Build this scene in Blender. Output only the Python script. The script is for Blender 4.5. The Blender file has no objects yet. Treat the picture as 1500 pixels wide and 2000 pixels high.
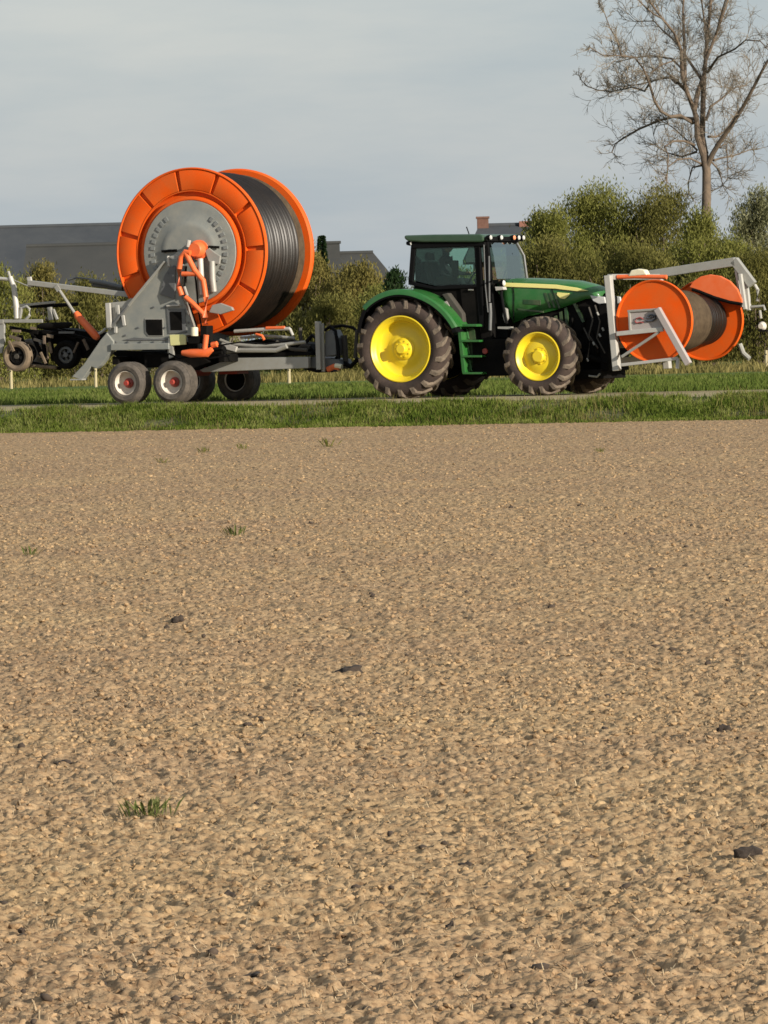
import bpy, bmesh, math, random
import numpy as np
from mathutils import Vector, Matrix

# ------------------------------------------------------------------ camera
F = 12000.0                     # focal length in photo pixels (1500 wide)
CAM = Vector((0.0, 0.0, 1.2))
PITCH = math.atan(340.0 / F)
ROLL = math.radians(1.45)
f_ = Vector((0, math.cos(PITCH), -math.sin(PITCH)))
u0 = Vector((0, math.sin(PITCH), math.cos(PITCH)))
r0 = Vector((1, 0, 0))
r_ = r0 * math.cos(ROLL) - u0 * math.sin(ROLL)
u_ = u0 * math.cos(ROLL) + r0 * math.sin(ROLL)
cam = bpy.data.cameras.new('camera')
camo = bpy.data.objects.new('camera', cam)
bpy.context.scene.collection.objects.link(camo)
cam.sensor_fit = 'HORIZONTAL'; cam.sensor_width = 36; cam.lens = 36 * F / 1500.0
cam.clip_start = 0.5; cam.clip_end = 6000
m = Matrix((( r_.x, u_.x, -f_.x, CAM.x), (r_.y, u_.y, -f_.y, CAM.y), (r_.z, u_.z, -f_.z, CAM.z), (0, 0, 0, 1)))
camo.matrix_world = m
bpy.context.scene.camera = camo

# ------------------------------------------------------------------ light
SUN_DIR = Vector((0.68, -0.68, 0.28)).normalized()
sl = bpy.data.lights.new('sun', 'SUN'); sl.energy = 3.7; sl.angle = math.radians(0.6); sl.color = (1.0, 0.91, 0.78)
so = bpy.data.objects.new('sun', sl); bpy.context.scene.collection.objects.link(so)
so.rotation_euler = SUN_DIR.to_track_quat('Z', 'Y').to_euler()
w = bpy.data.worlds.new('World'); bpy.context.scene.world = w; w.use_nodes = True
nt = w.node_tree; bg = nt.nodes['Background']; bg.inputs[1].default_value = 0.12
sky = nt.nodes.new('ShaderNodeTexSky'); sky.sky_type = 'NISHITA'; sky.sun_disc = False
sky.sun_elevation = math.asin(SUN_DIR.z); sky.sun_rotation = math.atan2(SUN_DIR.x, SUN_DIR.y)
sky.air_density = 1.2; sky.dust_density = 2.0
tc = nt.nodes.new('ShaderNodeTexCoord')
mp = nt.nodes.new('ShaderNodeMapping'); mp.inputs['Scale'].default_value = (9, 9, 42)
nz = nt.nodes.new('ShaderNodeTexNoise'); nz.inputs['Scale'].default_value = 1.6; nz.inputs['Detail'].default_value = 6; nz.inputs['Roughness'].default_value = .55
cr = nt.nodes.new('ShaderNodeValToRGB'); cr.color_ramp.elements[0].position = 0.36; cr.color_ramp.elements[1].position = 0.70
cr.color_ramp.elements[0].color = (1.72, 2.02, 2.32, 1); cr.color_ramp.elements[1].color = (2.28, 2.42, 2.54, 1)
mx = nt.nodes.new('ShaderNodeMix'); mx.data_type = 'RGBA'
mx.inputs[0].default_value = .86      # thin cloud veil over the clear sky
nt.links.new(tc.outputs['Generated'], mp.inputs[0]); nt.links.new(mp.outputs[0], nz.inputs[0])
nt.links.new(nz.outputs[0], cr.inputs[0]); nt.links.new(cr.outputs[0], mx.inputs[7])
nt.links.new(sky.outputs[0], mx.inputs[6]); nt.links.new(mx.outputs[2], bg.inputs[0])

sc = bpy.context.scene
sc.view_settings.view_transform = 'Standard'; sc.view_settings.look = 'None'
sc.view_settings.exposure = 1.0; sc.view_settings.gamma = 1
sc.render.engine = 'CYCLES'
sc.cycles.filter_width = 1.6
sc.cycles.max_bounces = 6; sc.cycles.transparent_max_bounces = 12
sc.cycles.use_denoising = True

rnd = random.Random(7)
rng = np.random.default_rng(11)

# ------------------------------------------------------------------ frames
TH = math.radians(26)
EX = Vector((math.cos(TH), -math.sin(TH), 0)); EY = Vector((math.sin(TH), math.cos(TH), 0))
def ray(px, py):
    return f_ + r_ * ((px - 750) / F) - u_ * ((py - 1000) / F)
d = ray(796, 778); t = -CAM.z / d.z
ORG = CAM + d * t + EY * 0.98        # road frame origin: on the track under the tractor's rear axle
def T(px, py, y):
    """road-frame x and z of the point seen at a photo pixel on the vertical plane y (metres left of the centre line)"""
    d = ray(px, py); c = CAM - ORG
    k = (y - c.dot(EY)) / d.dot(EY)
    p = c + d * k
    return p.dot(EX), p.z
def P3(px, py, y):
    x, z = T(px, py, y); return (x, y, z)
def W(px, py, Y):
    """world point at depth Y"""
    d = ray(px, py); return CAM + d * (Y / d.y)

# ------------------------------------------------------------------ materials
def mat(name, col, rough=.6, metal=0., dirt=None, dscale=3., damt=.5, bump=0., bscale=40., spec=.5, var=.12, coat=0.):
    m = bpy.data.materials.new(name); m.use_nodes = True
    n = m.node_tree; b = n.nodes['Principled BSDF']
    b.inputs['Roughness'].default_value = rough; b.inputs['Metallic'].default_value = metal
    b.inputs['Specular IOR Level'].default_value = spec; b.inputs['Coat Weight'].default_value = coat
    t = n.nodes.new('ShaderNodeTexCoord')
    z = n.nodes.new('ShaderNodeTexNoise'); z.inputs['Scale'].default_value = dscale; z.inputs['Detail'].default_value = 8
    z.inputs['Roughness'].default_value = .65
    n.links.new(t.outputs['Object'], z.inputs[0])
    r = n.nodes.new('ShaderNodeValToRGB')
    r.color_ramp.elements[0].position = .42 - .1; r.color_ramp.elements[1].position = .68
    c1 = tuple(c * (1 - var) for c in col); c2 = dirt if dirt else tuple(min(1, c * (1 + var)) for c in col)
    if dirt: c2 = tuple(a * (1 - damt) + b_ * damt for a, b_ in zip(col, dirt))
    r.color_ramp.elements[0].color = (*c1, 1); r.color_ramp.elements[1].color = (*c2, 1)
    n.links.new(z.outputs[0], r.inputs[0]); n.links.new(r.outputs[0], b.inputs['Base Color'])
    if bump:
        z2 = n.nodes.new('ShaderNodeTexNoise'); z2.inputs['Scale'].default_value = bscale; z2.inputs['Detail'].default_value = 5
        n.links.new(t.outputs['Object'], z2.inputs[0])
        bp = n.nodes.new('ShaderNodeBump'); bp.inputs['Strength'].default_value = bump; bp.inputs['Distance'].default_value = .02
        n.links.new(z2.outputs[0], bp.inputs['Height']); n.links.new(bp.outputs[0], b.inputs['Normal'])
    return m
DUST = (.24, .18, .12)
M = dict(
    green=mat('tractor_green', (.010, .115, .016), .42, dirt=(.05, .115, .04), damt=.6, coat=.2, dscale=5),
    dgreen=mat('dark_green', (.01, .05, .015), .5, dirt=DUST, damt=.25),
    yellow=mat('rim_yellow', (.80, .60, .012), .42, dirt=(.45, .34, .05), damt=.45, dscale=5),
    stripe=mat('stripe_yellow', (.80, .74, .26), .4, dirt=(.6, .5, .2), damt=.3),
    black=mat('black_metal', (.003, .003, .003), .8, dirt=(.014, .012, .010), damt=.5, spec=.08),
    plast=mat('black_plastic', (.003, .003, .0035), .7, spec=.12),
    tyre=mat('tyre_rubber', (.026, .017, .014), .9, dirt=(.055, .036, .027), damt=.9, bump=.3, dscale=5),
    lug=mat('tyre_tread', (.085, .066, .048), .9, dirt=(.19, .148, .108), damt=.9, bump=.4, dscale=6),
    ttyre=mat('trailer_tyre', (.05, .043, .036), .85, dirt=(.12, .10, .08), damt=.8, bump=.3, dscale=8),
    orange=mat('orange_paint', (.72, .086, .001), .6, dirt=(.42, .10, .02), damt=.65, dscale=2.6, spec=.2),
    orange2=mat('orange_tube', (.74, .12, .02), .5, dirt=(.55, .2, .1), damt=.4),
    grey=mat('grey_paint', (.20, .215, .205), .5, dirt=(.26, .25, .21), damt=.6, dscale=4),
    dgrey=mat('dark_grey_paint', (.09, .095, .10), .5, dirt=(.14, .14, .13), damt=.5, dscale=4),
    galv=mat('galvanised_steel', (.36, .36, .335), .55, .3, dirt=(.25, .24, .205), damt=.7, dscale=6),
    galvw=mat('bright_galvanised_steel', (.50, .49, .46), .55, .2, dirt=(.34, .33, .29), damt=.7, dscale=6),
    hose=mat('hose_black', (.004, .0028, .002), .42, dirt=(.016, .010, .006), damt=.7, spec=.42, dscale=2, bump=.05, bscale=20),
    hoseb=mat('hose_khaki', (.050, .034, .020), .8, spec=.2, dirt=(.095, .068, .040), damt=.7, dscale=6),
    white=mat('white_paint', (.66, .62, .55), .6, dirt=(.36, .30, .23), damt=.7, dscale=7),
    red=mat('red_hub', (.30, .03, .02), .5, dirt=(.2, .06, .04), damt=.5, dscale=6),
    label=mat('label_yellow', (.62, .60, .26), .5, dirt=(.5, .5, .25), damt=.5, dscale=9),
    cream=mat('cream_plastic', (.62, .58, .42), .5),
    plate=mat('plate_grey', (.36, .32, .31), .5, dirt=(.30, .28, .26), damt=.5),
    lred=mat('lettering_red', (.28, .06, .06), .5), ldark=mat('lettering_dark', (.05, .055, .07), .5),
    seat=mat('seat_fabric', (.05, .048, .045), .9), trim=mat('cab_trim', (.045, .04, .032), .8),
    tanw=mat('tan_wheel', (.12, .088, .055), .85, dirt=(.20, .15, .10), damt=.8, dscale=8),
    wood=mat('stake_wood', (.42, .36, .22), .85, dirt=(.3, .26, .15), damt=.7, dscale=20),
    bark=mat('bark', (.075, .058, .045), .95, dirt=(.16, .115, .078), damt=.9, dscale=3, bump=.5, bscale=12),
    twig=mat('twig', (.115, .095, .07), .9, dirt=(.19, .155, .11), damt=.8, dscale=1),
    roofg=mat('grey_roof', (.044, .050, .058), .85, spec=.2, dirt=(.060, .064, .068), damt=.8, dscale=.6, bump=.2, bscale=3),
    roofb=mat('brown_grey_roof', (.041, .043, .043), .85, spec=.2, dirt=(.052, .052, .049), damt=.8, dscale=.5, bump=.2, bscale=3),
    brick=mat('brick', (.11, .05, .035), .9, dirt=(.13, .07, .05), damt=.8, dscale=8, bump=.3, bscale=20),
    wall=mat('barn_wall', (.20, .17, .13), .9, dirt=(.14, .11, .08), damt=.7, dscale=2),
    tile=mat('red_tile', (.22, .09, .06), .85, dirt=(.16, .08, .06), damt=.7, dscale=4),
    jacket=mat('dark_jacket', (.020, .022, .028), .9), skin=mat('skin', (.38, .22, .15), .6), hair=mat('hair', (.03, .02, .012), .8),
    boltgrey=mat('bolt_grey', (.16, .17, .165), .6),
    rgreen=mat('cab_roof_green', (.022, .060, .030), .45, dirt=(.05, .075, .05), damt=.6, coat=.2),
    lamp=mat('lamp_glass', (.50, .50, .48), .2), lampo=mat('indicator_orange', (.8, .3, .15), .25),
)
def glassmat(name, tint, gloss=.25):
    m = bpy.data.materials.new(name); m.use_nodes = True; n = m.node_tree; n.nodes.clear()
    o = n.nodes.new('ShaderNodeOutputMaterial'); t = n.nodes.new('ShaderNodeBsdfTransparent'); t.inputs[0].default_value = (*tint, 1)
    g = n.nodes.new('ShaderNodeBsdfGlossy'); g.inputs['Roughness'].default_value = .06; g.inputs[0].default_value = (.8, .9, .85, 1)
    fr = n.nodes.new('ShaderNodeFresnel'); fr.inputs[0].default_value = 1.5
    a = n.nodes.new('ShaderNodeMath'); a.operation = 'ADD'; a.inputs[1].default_value = gloss; a.use_clamp = True
    x = n.nodes.new('ShaderNodeMixShader')
    n.links.new(fr.outputs[0], a.inputs[0]); n.links.new(a.outputs[0], x.inputs[0])
    n.links.new(t.outputs[0], x.inputs[1]); n.links.new(g.outputs[0], x.inputs[2]); n.links.new(x.outputs[0], o.inputs[0])
    return m
M['glass'] = glassmat('tinted_cab_glass', (.74, .86, .80), .0)
M['glassf'] = glassmat('windscreen_glass', (.46, .60, .53), .24)

def leafmat(name, c1, c2, c3, scale=1.2, trans=.25):
    m = bpy.data.materials.new(name); m.use_nodes = True; n = m.node_tree; b = n.nodes['Principled BSDF']
    b.inputs['Roughness'].default_value = .9; b.inputs['Specular IOR Level'].default_value = .08
    t = n.nodes.new('ShaderNodeTexCoord')
    z = n.nodes.new('ShaderNodeTexNoise'); z.inputs['Scale'].default_value = scale; z.inputs['Detail'].default_value = 3
    z3 = n.nodes.new('ShaderNodeTexNoise'); z3.inputs['Scale'].default_value = scale * 9; z3.inputs['Detail'].default_value = 2
    n.links.new(t.outputs['Object'], z.inputs[0]); n.links.new(t.outputs['Object'], z3.inputs[0])
    ad = n.nodes.new('ShaderNodeMath'); ad.operation = 'ADD'; n.links.new(z.outputs[0], ad.inputs[0]); n.links.new(z3.outputs[0], ad.inputs[1])
    hf = n.nodes.new('ShaderNodeMath'); hf.operation = 'MULTIPLY'; hf.inputs[1].default_value = .5; n.links.new(ad.outputs[0], hf.inputs[0])
    r = n.nodes.new('ShaderNodeValToRGB'); e = r.color_ramp.elements
    e[0].position = .38; e[0].color = (*c1, 1); e[1].position = .64; e[1].color = (*c3, 1)
    q = e.new(.51); q.color = (*c2, 1)
    n.links.new(hf.outputs[0], r.inputs[0]); n.links.new(r.outputs[0], b.inputs['Base Color'])
    tr = n.nodes.new('ShaderNodeBsdfTranslucent'); n.links.new(r.outputs[0], tr.inputs[0])
    ms = n.nodes.new('ShaderNodeMixShader'); ms.inputs[0].default_value = trans
    o = n.nodes['Material Output']
    n.links.new(b.outputs[0], ms.inputs[1]); n.links.new(tr.outputs[0], ms.inputs[2]); n.links.new(ms.outputs[0], o.inputs[0])
    return m
M['grass'] = leafmat('verge_grass', (.045, .075, .010), (.105, .140, .022), (.20, .21, .07), 1.2)
M['mgrass'] = leafmat('meadow_grass', (.05, .078, .014), (.09, .12, .024), (.15, .165, .05), .3)
M['drygrass'] = leafmat('dry_grass', (.09, .085, .025), (.15, .13, .045), (.24, .20, .08), .5)
M['leafA'] = leafmat('willow_leaf', (.075, .082, .018), (.17, .175, .042), (.27, .265, .085), .8, .42)
M['leafB'] = leafmat('olive_leaf', (.065, .065, .017), (.14, .132, .036), (.23, .21, .07), .8, .42)
M['leafC'] = leafmat('straw_leaf', (.08, .072, .020), (.15, .13, .038), (.22, .185, .06), .8)
M['leafD'] = leafmat('evergreen_leaf', (.008, .02, .008), (.018, .035, .012), (.03, .05, .02), .8)
M['leafE'] = leafmat('pale_leaf', (.07, .07, .03), (.18, .18, .09), (.42, .42, .27), 2.2, .35)
M['weed'] = leafmat('weed_leaf', (.05, .07, .018), (.10, .12, .035), (.2, .2, .08), 20)

# ------------------------------------------------------------------ mesh builder
class MB:
    def __init__(s): s.v = []; s.f = []; s.sm = []
    def add(s, vs, fs, sm=False):
        o = len(s.v); s.v += [tuple(v) for v in vs]; s.f += [tuple(i + o for i in q) for q in fs]; s.sm += [sm] * len(fs); return s
    def each(s, name, m, parent, bevel=0):
        '''one object per separate piece'''
        par = list(range(len(s.v)))
        def fd(i):
            while par[i] != i: par[i] = par[par[i]]; i = par[i]
            return i
        for q in s.f:
            for k in q[1:]: par[fd(k)] = fd(q[0])
        gr = {}
        for q, sm in zip(s.f, s.sm): gr.setdefault(fd(q[0]), []).append((q, sm))
        for fs in gr.values():
            ids = sorted({i for q, _ in fs for i in q}); mp = {a: k for k, a in enumerate(ids)}
            b = MB(); b.v = [s.v[i] for i in ids]; b.f = [tuple(mp[i] for i in q) for q, _ in fs]; b.sm = [x for _, x in fs]
            b.build(name, m, parent, bevel)
    def box(s, x0, x1, y0, y1, z0, z1):
        vs = [(x, y, z) for x in (x0, x1) for y in (y0, y1) for z in (z0, z1)]
        return s.add(vs, [(0, 1, 3, 2), (4, 6, 7, 5), (0, 4, 5, 1), (2, 3, 7, 6), (0, 2, 6, 4), (1, 5, 7, 3)])
    def beam(s, a, b, w, h, up=(0, 0, 1)):
        a = Vector(a); b = Vector(b); d = (b - a).normalized(); up = Vector(up)
        if abs(d.dot(up)) > .98: up = Vector((1, 0, 0))
        sd = d.cross(up).normalized(); u = sd.cross(d).normalized()
        vs = [p + sd * (i * w / 2) + u * (j * h / 2) for p in (a, b) for i in (-1, 1) for j in (-1, 1)]
        return s.add(vs, [(0, 1, 3, 2), (4, 6, 7, 5), (0, 4, 5, 1), (2, 3, 7, 6), (0, 2, 6, 4), (1, 5, 7, 3)])
    def tube(s, pts, r, n=10, cap=True):
        pts = [Vector(p) for p in pts]
        if not isinstance(r, (list, tuple)): r = [r] * len(pts)
        vs = []; ref = None
        for i, p in enumerate(pts):
            a = pts[max(i - 1, 0)]; b = pts[min(i + 1, len(pts) - 1)]; d = (b - a)
            if d.length < 1e-9: d = Vector((0, 0, 1))
            d.normalize()
            if ref is None: ref = Vector((0, 0, 1)) if abs(d.z) < .9 else Vector((1, 0, 0))
            x = d.cross(ref).normalized(); y = d.cross(x).normalized(); ref = -y if False else ref
            vs += [p + (x * math.cos(2 * math.pi * k / n) + y * math.sin(2 * math.pi * k / n)) * r[i] for k in range(n)]
        fs = [(i * n + k, i * n + (k + 1) % n, (i + 1) * n + (k + 1) % n, (i + 1) * n + k) for i in range(len(pts) - 1) for k in range(n)]
        s.add(vs, fs, True)
        if cap:
            o = len(s.v) - len(vs)
            s.f += [tuple(o + k for k in range(n)), tuple(o + len(vs) - n + k for k in reversed(range(n)))]; s.sm += [False, False]
        return s
    def lathe(s, prof, c, n=48, a0=0, a1=2 * math.pi, sm=True):
        """prof: (radius, y offset); axis along the frame's y through c=(x,y,z)"""
        full = abs(a1 - a0 - 2 * math.pi) < 1e-6; k = n if full else n + 1
        vs = [(c[0] + r * math.cos(a0 + (a1 - a0) * i / n), c[1] + y, c[2] + r * math.sin(a0 + (a1 - a0) * i / n)) for i in range(k) for r, y in prof]
        L = len(prof); fs = []
        for i in range(n):
            j = (i + 1) % k
            for q in range(L - 1): fs.append((i * L + q, i * L + q + 1, j * L + q + 1, j * L + q))
        return s.add(vs, fs, sm)
    def prism(s, poly, y0, y1):
        """poly of (x,z), extruded from y0 to y1"""
        n = len(poly); vs = [(x, y0, z) for x, z in poly] + [(x, y1, z) for x, z in poly]
        fs = [tuple(range(n)), tuple(range(2 * n - 1, n - 1, -1))] + [(i, i + n, (i + 1) % n + n, (i + 1) % n) for i in range(n)]
        return s.add(vs, fs)
    def pprism(s, pp, y0, y1):
        return s.prism([T(a, b, y0) for a, b in pp], y0, y1)
    def ptube(s, pp, y, r, n=10):
        return s.tube([P3(a, b, y) for a, b in pp], r, n)
    def pbeam(s, a, b, y, w, h):
        return s.beam(P3(a[0], a[1], y), P3(b[0], b[1], y), w, h, up=(0, 1, 0))
    def build(s, name, m, parent=None, bevel=0, kind=None, off=None):
        off = off if off is not None else (parent_off(parent) if parent else (0, 0, 0))
        me = bpy.data.meshes.new(name)
        me.from_pydata([(v[0] - off[0], v[1] - off[1], v[2] - off[2]) for v in s.v], [], s.f)
        me.polygons.foreach_set('use_smooth', s.sm); me.materials.append(m)
        bm = bmesh.new(); bm.from_mesh(me); bmesh.ops.recalc_face_normals(bm, faces=bm.faces); bm.to_mesh(me); bm.free()
        if any(s.sm):
            try: me.set_sharp_from_angle(angle=math.radians(38))
            except Exception: pass
        me.update()
        o = bpy.data.objects.new(name, me); bpy.context.scene.collection.objects.link(o)
        if parent: o.parent = parent; OFF[o] = off
        if kind: o['kind'] = kind
        if bevel:
            b = o.modifiers.new('bevel', 'BEVEL'); b.width = bevel; b.segments = 2; b.limit_method = 'ANGLE'
        return o
OFF = {}
def parent_off(p):
    while p is not None:
        if p in OFF: return OFF[p]
        p = p.parent
    return (0, 0, 0)
def tag(o, label, cat, group=None, kind=None):
    if label: o['label'] = label
    if cat: o['category'] = cat
    if group: o['group'] = group
    if kind: o['kind'] = kind
    return o
def thing(name, label, cat, off=(0, 0, 0), group=None, world=None):
    """Empty; off is in the road frame (parts are given in the road frame), or world= a world location"""
    o = bpy.data.objects.new(name, None); bpy.context.scene.collection.objects.link(o)
    o.empty_display_size = .3
    if world is not None: o.location = world; OFF[o] = (0, 0, 0)
    else:
        o.location = ORG + EX * off[0] + EY * off[1] + Vector((0, 0, off[2])); o.rotation_euler = (0, 0, -TH); OFF[o] = tuple(off)
    return tag(o, label, cat, group)
def npmesh(name, verts, faces, m, smooth=False, parent=None, road=False):
    """faces: (n,k) array, all the same size"""
    me = bpy.data.meshes.new(name); nv = len(verts); nf, k = faces.shape
    me.vertices.add(nv); me.vertices.foreach_set('co', np.ascontiguousarray(verts, dtype=np.float32).ravel())
    me.loops.add(nf * k); me.loops.foreach_set('vertex_index', np.ascontiguousarray(faces, dtype=np.int32).ravel())
    me.polygons.add(nf); me.polygons.foreach_set('loop_start', np.arange(0, nf * k, k, dtype=np.int32))
    me.polygons.foreach_set('use_smooth', np.full(nf, smooth)); me.update(calc_edges=True)
    me.materials.append(m)
    o = bpy.data.objects.new(name, me); bpy.context.scene.collection.objects.link(o)
    if parent: o.parent = parent
    if road: o.location = ORG; o.rotation_euler = (0, 0, -TH)
    return o
def r2w(x, y, z):
    return np.stack([ORG.x + EX.x * x + EY.x * y, ORG.y + EX.y * x + EY.y * y, z + 0 * x], -1)

# ================================================================== GROUND
def vnoise(x, y, seed):
    """value noise on numpy arrays, 0..1"""
    xi = np.floor(x).astype(np.int64); yi = np.floor(y).astype(np.int64); fx = x - xi; fy = y - yi
    fx = fx * fx * (3 - 2 * fx); fy = fy * fy * (3 - 2 * fy)
    def h(a, b):
        n = (a * 374761393 + b * 668265263 + seed * 1274126177) & 0xffffffff
        n = ((n ^ (n >> 13)) * 1274126177) & 0xffffffff
        return ((n ^ (n >> 16)) & 0xffff) / 65535.0
    return (h(xi, yi) * (1 - fx) + h(xi + 1, yi) * fx) * (1 - fy) + (h(xi, yi + 1) * (1 - fx) + h(xi + 1, yi + 1) * fx) * fy
def wnoise(x, y, seed):
    """cell distance noise: rounded lumps"""
    xi = np.floor(x).astype(np.int64); yi = np.floor(y).astype(np.int64); best = np.full(x.shape, 9.0)
    for a in (-1, 0, 1):
        for b in (-1, 0, 1):
            cx = xi + a; cy = yi + b
            n = (cx * 374761393 + cy * 668265263 + seed * 1274126177) & 0xffffffff
            n = ((n ^ (n >> 13)) * 1274126177) & 0xffffffff; h1 = ((n ^ (n >> 16)) & 0xffff) / 65535.0
            n = ((n ^ (n >> 11)) * 2246822519) & 0xffffffff; h2 = ((n ^ (n >> 15)) & 0xffff) / 65535.0
            best = np.minimum(best, (cx + h1 - x) ** 2 + (cy + h2 - y) ** 2)
    return np.sqrt(best)

FIELD_Z = -0.5; EDGE = -4.3
def soilmat():
    m = bpy.data.materials.new('dry_soil'); m.use_nodes = True; n = m.node_tree; b = n.nodes['Principled BSDF']
    b.inputs['Roughness'].default_value = .95; b.inputs['Specular IOR Level'].default_value = .15
    g = n.nodes.new('ShaderNodeNewGeometry')
    def noise(s, d, r=.6):
        z = n.nodes.new('ShaderNodeTexNoise'); z.inputs['Scale'].default_value = s; z.inputs['Detail'].default_value = d; z.inputs['Roughness'].default_value = r
        n.links.new(g.outputs['Position'], z.inputs[0]); return z
    a = noise(9, 6); r = n.nodes.new('ShaderNodeValToRGB'); e = r.color_ramp.elements
    e[0].position = .36; e[0].color = (.256, .177, .102, 1); e[1].position = .66; e[1].color = (.370, .270, .162, 1)
    n.links.new(a.outputs[0], r.inputs[0])
    c = noise(.35, 4); r2 = n.nodes.new('ShaderNodeValToRGB'); e = r2.color_ramp.elements
    e[0].position = .35; e[0].color = (.92, .89, .91, 1); e[1].position = .65; e[1].color = (1.03, 1.02, .99, 1)
    n.links.new(c.outputs[0], r2.inputs[0])
    x = n.nodes.new('ShaderNodeMix'); x.data_type = 'RGBA'; x.blend_type = 'MULTIPLY'; x.inputs[0].default_value = 1
    n.links.new(r.outputs[0], x.inputs[6]); n.links.new(r2.outputs[0], x.inputs[7])
    fine = noise(38, 4); r3 = n.nodes.new('ShaderNodeValToRGB'); e = r3.color_ramp.elements
    e[0].position = .34; e[0].color = (.62, .56, .52, 1); e[1].position = .52; e[1].color = (1.10, 1.08, 1.02, 1)
    n.links.new(fine.outputs[0], r3.inputs[0])
    x2 = n.nodes.new('ShaderNodeMix'); x2.data_type = 'RGBA'; x2.blend_type = 'MULTIPLY'; x2.inputs[0].default_value = 1
    n.links.new(x.outputs[2], x2.inputs[6]); n.links.new(r3.outputs[0], x2.inputs[7]); n.links.new(x2.outputs[2], b.inputs['Base Color'])
    bp = n.nodes.new('ShaderNodeBump'); bp.inputs['Strength'].default_value = .5; bp.inputs['Distance'].default_value = .01
    f2 = noise(45, 5, .7); n.links.new(f2.outputs[0], bp.inputs['Height']); n.links.new(bp.outputs[0], b.inputs['Normal'])
    return m
M['soil'] = soilmat()
def strip(name, ys, zs, x0, x1, m, nx=2, kind='structure'):
    b = MB(); 
    for i in range(nx + 1):
        x = x0 + (x1 - x0) * i / nx
        b.v += [(x, y, z) for y, z in zip(ys, zs)]
    L = len(ys)
    for i in range(nx):
        for q in range(L - 1): b.f.append((i * L + q, (i + 1) * L + q, (i + 1) * L + q + 1, i * L + q + 1)); b.sm.append(True)
    o = b.build(name, m, None, kind=kind); o.location = ORG; o.rotation_euler = (0, 0, -TH); return o
strip('field', [-700, EDGE + .1], [FIELD_Z - .1, FIELD_Z - .1], -900, 900, M['soil'])
M['earth'] = mat('verge_earth', (.06, .075, .02), .95, dirt=(.13, .11, .05), damt=.7, dscale=2)
def road_mat():
    return mat('track_gravel', (.34, .29, .19), 1.0, spec=.0, dirt=(.27, .24, .14), damt=.8, dscale=1.5, bump=.4, bscale=60)
strip('verge', [EDGE, -4.15, -3.8, -3.3, -2.8, -2.3], [FIELD_Z - .12, FIELD_Z + .02, -.38, -.22, -.13, -.07], -900, 900, M['earth'])
strip('track', [-2.4, -2.1, -1.8, -1.5, 0, 1.6, 1.75], [-.09, -.045, -.02, 0, .0, 0, -.02], -900, 900, road_mat())
M['meadow'] = leafmat('meadow_ground', (.05, .08, .014), (.085, .115, .022), (.15, .16, .05), .25, 0)
strip('meadow', [1.7, 4, 3000], [-.015, -.03, -.03], -2500, 2500, M['meadow'])

# displaced soil surface of the visible part of the field
NC, NR = 700, 2600
ux = np.linspace(-1, 1, NC)
d0 = 12.5
# column directions: x = u*(1.3+0.078*Y)
def col_edge(u):
    # world Y where column meets the EDGE line of the road frame
    # point (X,Y): ((X-Ox)*EY.x + (Y-Oy)*EY.y) = EDGE ; X = u*(1.3+.078Y)
    return (EDGE + ORG.x * EY.x + ORG.y * EY.y - u * .9 * EY.x) / (EY.y + u * .074 * EY.x)
ye = col_edge(ux)
tt = np.linspace(0, 1, NR)[:, None]
Yg = d0 * (ye[None, :] / d0) ** tt
Xg = ux[None, :] * (.9 + .074 * Yg)
def cellh(x, y, seed):
    '''random height per cell: angular plates and crumbs'''
    xi = np.floor(x).astype(np.int64); yi = np.floor(y).astype(np.int64); best = np.full(x.shape, 9.0); val = np.zeros(x.shape)
    for a in (-1, 0, 1):
        for b in (-1, 0, 1):
            cx = xi + a; cy = yi + b
            n = (cx * 374761393 + cy * 668265263 + seed * 1274126177) & 0xffffffff
            n = ((n ^ (n >> 13)) * 1274126177) & 0xffffffff; h1 = ((n ^ (n >> 16)) & 0xffff) / 65535.0
            n = ((n ^ (n >> 11)) * 2246822519) & 0xffffffff; h2 = ((n ^ (n >> 15)) & 0xffff) / 65535.0; h3 = (n >> 20 & 0xfff) / 4095.0
            d = (cx + h1 - x) ** 2 + (cy + h2 - y) ** 2; k = d < best
            tilt = (x - cx - h1) * (h3 - .5) * .8 + (y - cy - h2) * (h1 - .5) * .8
            best = np.where(k, d, best); val = np.where(k, h3 + tilt, val)
    return val
def soil_h(X, Y):
    wx = X + .05 * vnoise(X * 6, Y * 6, 91); wy = Y + .05 * vnoise(X * 6, Y * 6, 92)
    h = .012 * (vnoise(X * 1.1, Y * 1.1, 1) - .5) + .012 * (vnoise(X * 3.7, Y * 3.7, 2) - .5)
    h += .010 * np.clip(.75 - wnoise(wx * 9, wy * 9, 3), 0, 1) * vnoise(X * 5, Y * 5, 4) * 1.5
    h += .016 * np.clip(.7 - wnoise(wx * 19, wy * 19, 5), 0, 1) + .009 * cellh(wx * 17, wy * 12, 21) + .010 * cellh(wx * 33, wy * 25, 22)
    h += .012 * (vnoise(X * 40, Y * 40, 6) - .5) - .16 * np.clip(.20 - wnoise(wx * 4.3, wy * 4.3, 8), 0, 1) - .10 * np.clip(.22 - wnoise(wx * 9.1, wy * 9.1, 18), 0, 1) + .012 * (vnoise(X * 13, Y * 9, 9) - .5)
    return h
hh = soil_h(Xg, Yg)
Zg = FIELD_Z + hh
Zg[-6:, :] = FIELD_Z + hh[-6:, :] * np.linspace(1, .2, 6)[:, None]
verts = np.stack([Xg, Yg, Zg], -1).reshape(-1, 3)
ii = np.arange(NR - 1)[:, None] * NC + np.arange(NC - 1)[None, :]
faces = np.stack([ii, ii + 1, ii + NC + 1, ii + NC], -1).reshape(-1, 4)
o = npmesh('soil_surface', verts, faces, M['soil'], True); o['kind'] = 'structure'
del verts, faces

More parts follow.
